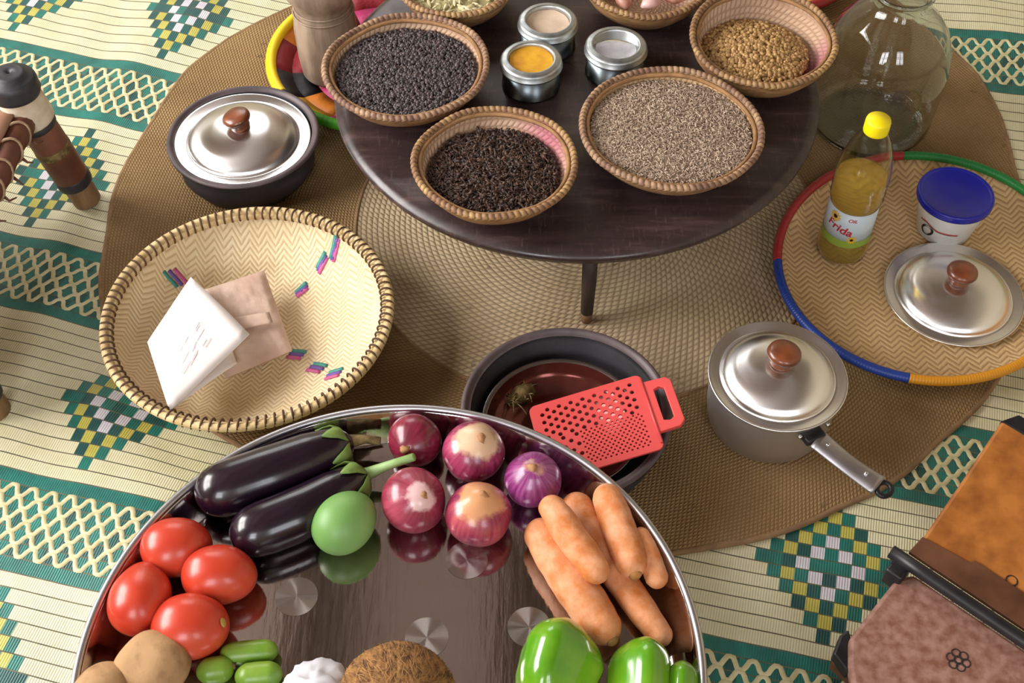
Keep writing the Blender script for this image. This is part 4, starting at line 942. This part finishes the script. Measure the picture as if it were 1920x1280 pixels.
# ------------------------------------------------------------------ stool at the left
L1, L2 = at(168, 383), at(3, 787)
sl = thing('leather_stool', (L1[0], L1[1], .006), 'low wooden stool with leather seat and bound legs at the left', 'stool')
O3 = np.array([L1[0], L1[1], .006]); dv = L2[:2] - L1[:2]; back = np.array([-.40, -.02])
feet = [np.zeros(2), dv, back, dv + back]; cen = np.mean(feet, 0)
SHt = .205
def legat(k, z): f = feet[k]; d = (cen - f); d /= np.linalg.norm(d); p = f + np.array([-.055 if k < 2 else .055, d[1] * .01]) * z / .28; return np.array([p[0], p[1], z])
for k in range(4):
    zz = np.array([0, .004, .03, .05, .12, .17, .22, .245, .25]); rr = np.array([.019, .0225, .023, .0235, .025, .0265, .028, .026, .024])
    v_, f_, u_ = tube([legat(k, z) for z in zz], rr, 20); lg = MB().add(v_, f_).build('leg', 'legwood', sl)
    def sleeve(z0, z1, r, nm, mat):
        v_, f_, u_ = tube([legat(k, z) for z in (z0, z0 + .002, (z0 + z1) / 2, z1 - .002, z1)], [r - .001, r, r + .0004, r, r - .001], 20); MB().add(v_, f_).build(nm, mat, lg)
    sleeve(.060, .168, .0278, 'leather_sleeve', 'leather'); sleeve(.044, .062, .0282, 'black_band', 'blackband'); sleeve(.166, .178, .0302, 'black_band', 'blackband'); sleeve(.112, .128, .0285, 'dark_stripe', 'fibre')
    sleeve(.178, .232, .0335, 'hide_wrap', 'hide')
    tp = legat(k, .232); ds = legat(k, .28) - legat(k, .23); ds /= np.linalg.norm(ds)
    v_, f_ = lathe([(0, 0), (.036, 0), (.038, .006), (.0365, .011), (.037, .013), (.0362, .016), (.037, .019), (.0355, .026), (.032, .030), (.024, .032), (.0225, .036), (.018, .038), (.004, .038), (.003, .034), (0, .034)], 40)
    MB().add(v_, f_).build('knob', 'blackband', sl, loc=tp)
def rail(a, b, z, r, mat, nm):
    A, B_ = legat(a, z), legat(b, z); P = [A + (B_ - A) * q for q in np.linspace(.03, .97, 16)]
    v_, f_, u_ = tube(P, r, 14, lob=lambda t, i: 1 + .06 * math.sin(26 * i + t)); return MB().add(v_, f_).build(nm, mat, sl), A, B_
for a, b in ((0, 1), (2, 3), (0, 2), (1, 3)):
    o, A, B_ = rail(a, b, .195, .0185, 'leather', 'seat_rail')
    if (a, b) == (0, 1):
        for q in range(9):
            c = A + (B_ - A) * (.12 + q * .095); v_, f_, u_ = tube([c + np.array([.021 * math.cos(t) * .9, .006 * math.sin(t * 2) + (q % 2) * .004, .021 * math.sin(t)]) for t in np.linspace(-1.4, 2.2, 12)], .0022, 6); MB().add(v_, f_).build('lacing', 'thong', o)
            v_, f_, u_ = tube([c + np.array([.016, 0, -.012]), c + np.array([.024, -.004, -.016]), c + np.array([.030, -.007 * (q % 3 - 1), -.020])], [.003, .002, .001], 6); MB().add(v_, f_).build('thong_end', 'leather', o)
V = []; NS = 16
cr = [legat(0, .215), legat(1, .215), legat(3, .215), legat(2, .215)]
for i in range(NS + 1):
    for j in range(NS + 1):
        u, v = i / NS, j / NS; p = cr[0] * (1 - u) * (1 - v) + cr[1] * u * (1 - v) + cr[2] * u * v + cr[3] * (1 - u) * v
        p = p + np.array([0, 0, -.012 * math.sin(PI * u) * math.sin(PI * v)]); V.append(p)
FQ = [(i * (NS + 1) + j, (i + 1) * (NS + 1) + j, (i + 1) * (NS + 1) + j + 1, i * (NS + 1) + j + 1) for i in range(NS) for j in range(NS)]
MB().add(V, [tuple(reversed(q)) for q in FQ]).build('seat', 'seatleather', sl, solid=-.004)

# ------------------------------------------------------------------ folding wooden seat, lower right
R1_, R2_ = at(1690, 1043, .13), at(1920, 1198, .13); rd = R2_ - R1_; rd /= np.linalg.norm(rd); nd = np.array([-rd[1], rd[0], 0])     # nd points away from the viewer
FO = np.array([R1_[0], R1_[1], .006]); fs = thing('folding_seat', FO, 'folding wooden seat of two boards joined by a black iron rod', 'seat')
def W3(a, b, z): p = R1_ + rd * a + nd * b; return np.array([p[0], p[1], z]) - FO
def board(nm, outline, zf, th, mat, bev=.004):
    n = len(outline); top = [W3(a, b, zf(a, b)) for a, b in outline]; bot = [p - np.array([0, 0, th]) for p in top]
    return MB().add(top + bot, [tuple(range(n)), tuple(range(n, 2 * n))[::-1]] + [(i, n + i, n + (i + 1) % n, (i + 1) % n) for i in range(n)]).build(nm, mat, fs, smooth=False, bevel=bev)
def ab(px, py, z): p = at(px, py, z) - R1_; return float(p @ rd), float(p @ nd)
ua = ab(1716, 1035, .132); ub_ = ab(1880, 786, .165)
slope = lambda a, b: .132 + .033 * max(b, 0) / max(ub_[1], .01)
board('upper_board', [(ua[0] - .002, .018), (.34, .018), (.34, ub_[1]), (ub_[0], ub_[1]), (ub_[0] * .5 + ua[0] * .5, ub_[1] * .52)][::1], slope, .018, 'orangewood')
board('black_corner', [(ub_[0] - .001, ub_[1] - .004), (.34, ub_[1] - .004), (.34, ub_[1] + .016), (ub_[0] + .012, ub_[1] + .018)], lambda a, b: slope(a, b) + .001, .02, 'blackiron', .002)
board('dark_strip', [(.004, .008), (.34, .008), (.34, .046), (.07, .046), (.065, .040), (.006, .034)], lambda a, b: slope(a, b) + .0035, .006, 'darkstrip', .001)
v_, f_, u_ = tube([W3(a, -.006, .136) for a in np.linspace(-.012, .34, 8)], .0085, 16); rod = MB().add(v_, f_).build('iron_rod', 'blackiron', fs)
v_, f_ = lathe([(.0025, 0), (.002, .0015), (0, .002)], 10); MB().add(v_, f_).build('rivet', 'rivet', rod, loc=W3(.165, -.006, .1442))
MB().box(W3(.006, -.014, .118), (.022, .03, .03), np.array([rd, nd, [0, 0, 1]]).T).build('hinge_block', 'blackiron', fs, bevel=.003)
l1, l2, l3 = ab(1680, 1085, .12), ab(1605, 1180, .12), ab(1592, 1245, .12)
lob_ = [(l1[0] + .012, -.004), (l1[0], -.024), (l1[0] * .5 + l2[0] * .5, l2[1] * .5 - .012), l2, (l2[0] + .000, l2[1] - .014), l3, (l3[0] + .03, l3[1] - .035), (l3[0] + .10, -.23), (.34, -.23), (.34, -.004)]
board('lower_board', lob_[::-1], lambda a, b: .120, .018, 'brownwood', .005)
cp = [ab(1562, 1225, .112), ab(1575, 1190, .112), ab(1592, 1178, .112), ab(1603, 1225, .112), ab(1590, 1262, .112)]
board('black_corner', cp, lambda a, b: .1125, .02, 'blackiron', .003)
fr_ = [ab(1558, 1238, .10), ab(1578, 1222, .10), ab(1700, 1330, .10), ab(1690, 1355, .10)]
board('under_rail', fr_, lambda a, b: .099, .02, 'darkstrip', .003)
for a, b in ((.04, -.05), (.04, -.20), (.30, -.05), (.30, -.20), (.30, .10), (ub_[0] + .02, ub_[1] - .03)):
    zt = .10 if b < 0 else slope(a, b) - .016
    v_, f_, u_ = tube([W3(a, b, .006), W3(a, b, zt + .004)], .011, 10); MB().add(v_, f_).build('leg', 'darkstrip', fs)
mk = at(1797, 1237, .1206) - R1_; ma, mb_ = float(mk @ rd), float(mk @ nd)
for k in range(7):
    a = k * PI / 3 + .3; ca, cb_ = (ma + .0085 * math.cos(a), mb_ + .0085 * math.sin(a)) if k < 6 else (ma, mb_)
    v_, f_, u_ = tube([W3(ca + .0050 * math.cos(t), cb_ + .0050 * math.sin(t), .1202) for t in np.linspace(0, 2 * PI, 18, endpoint=False)], .0008, 5, closed=True); MB().add(v_, f_).build('burnt_flower', 'burnt', fs)
mk = at(1897, 1088, .14) - R1_; ma, mb_ = float(mk @ rd), float(mk @ nd)
v_, f_, u_ = tube([W3(ma + .0065 * math.cos(t), mb_ + .0065 * math.sin(t), slope(0, mb_) + .0004) for t in np.linspace(0, 2 * PI, 20, endpoint=False)], .001, 5, closed=True); MB().add(v_, f_).build('ring_mark', 'burnt', fs)
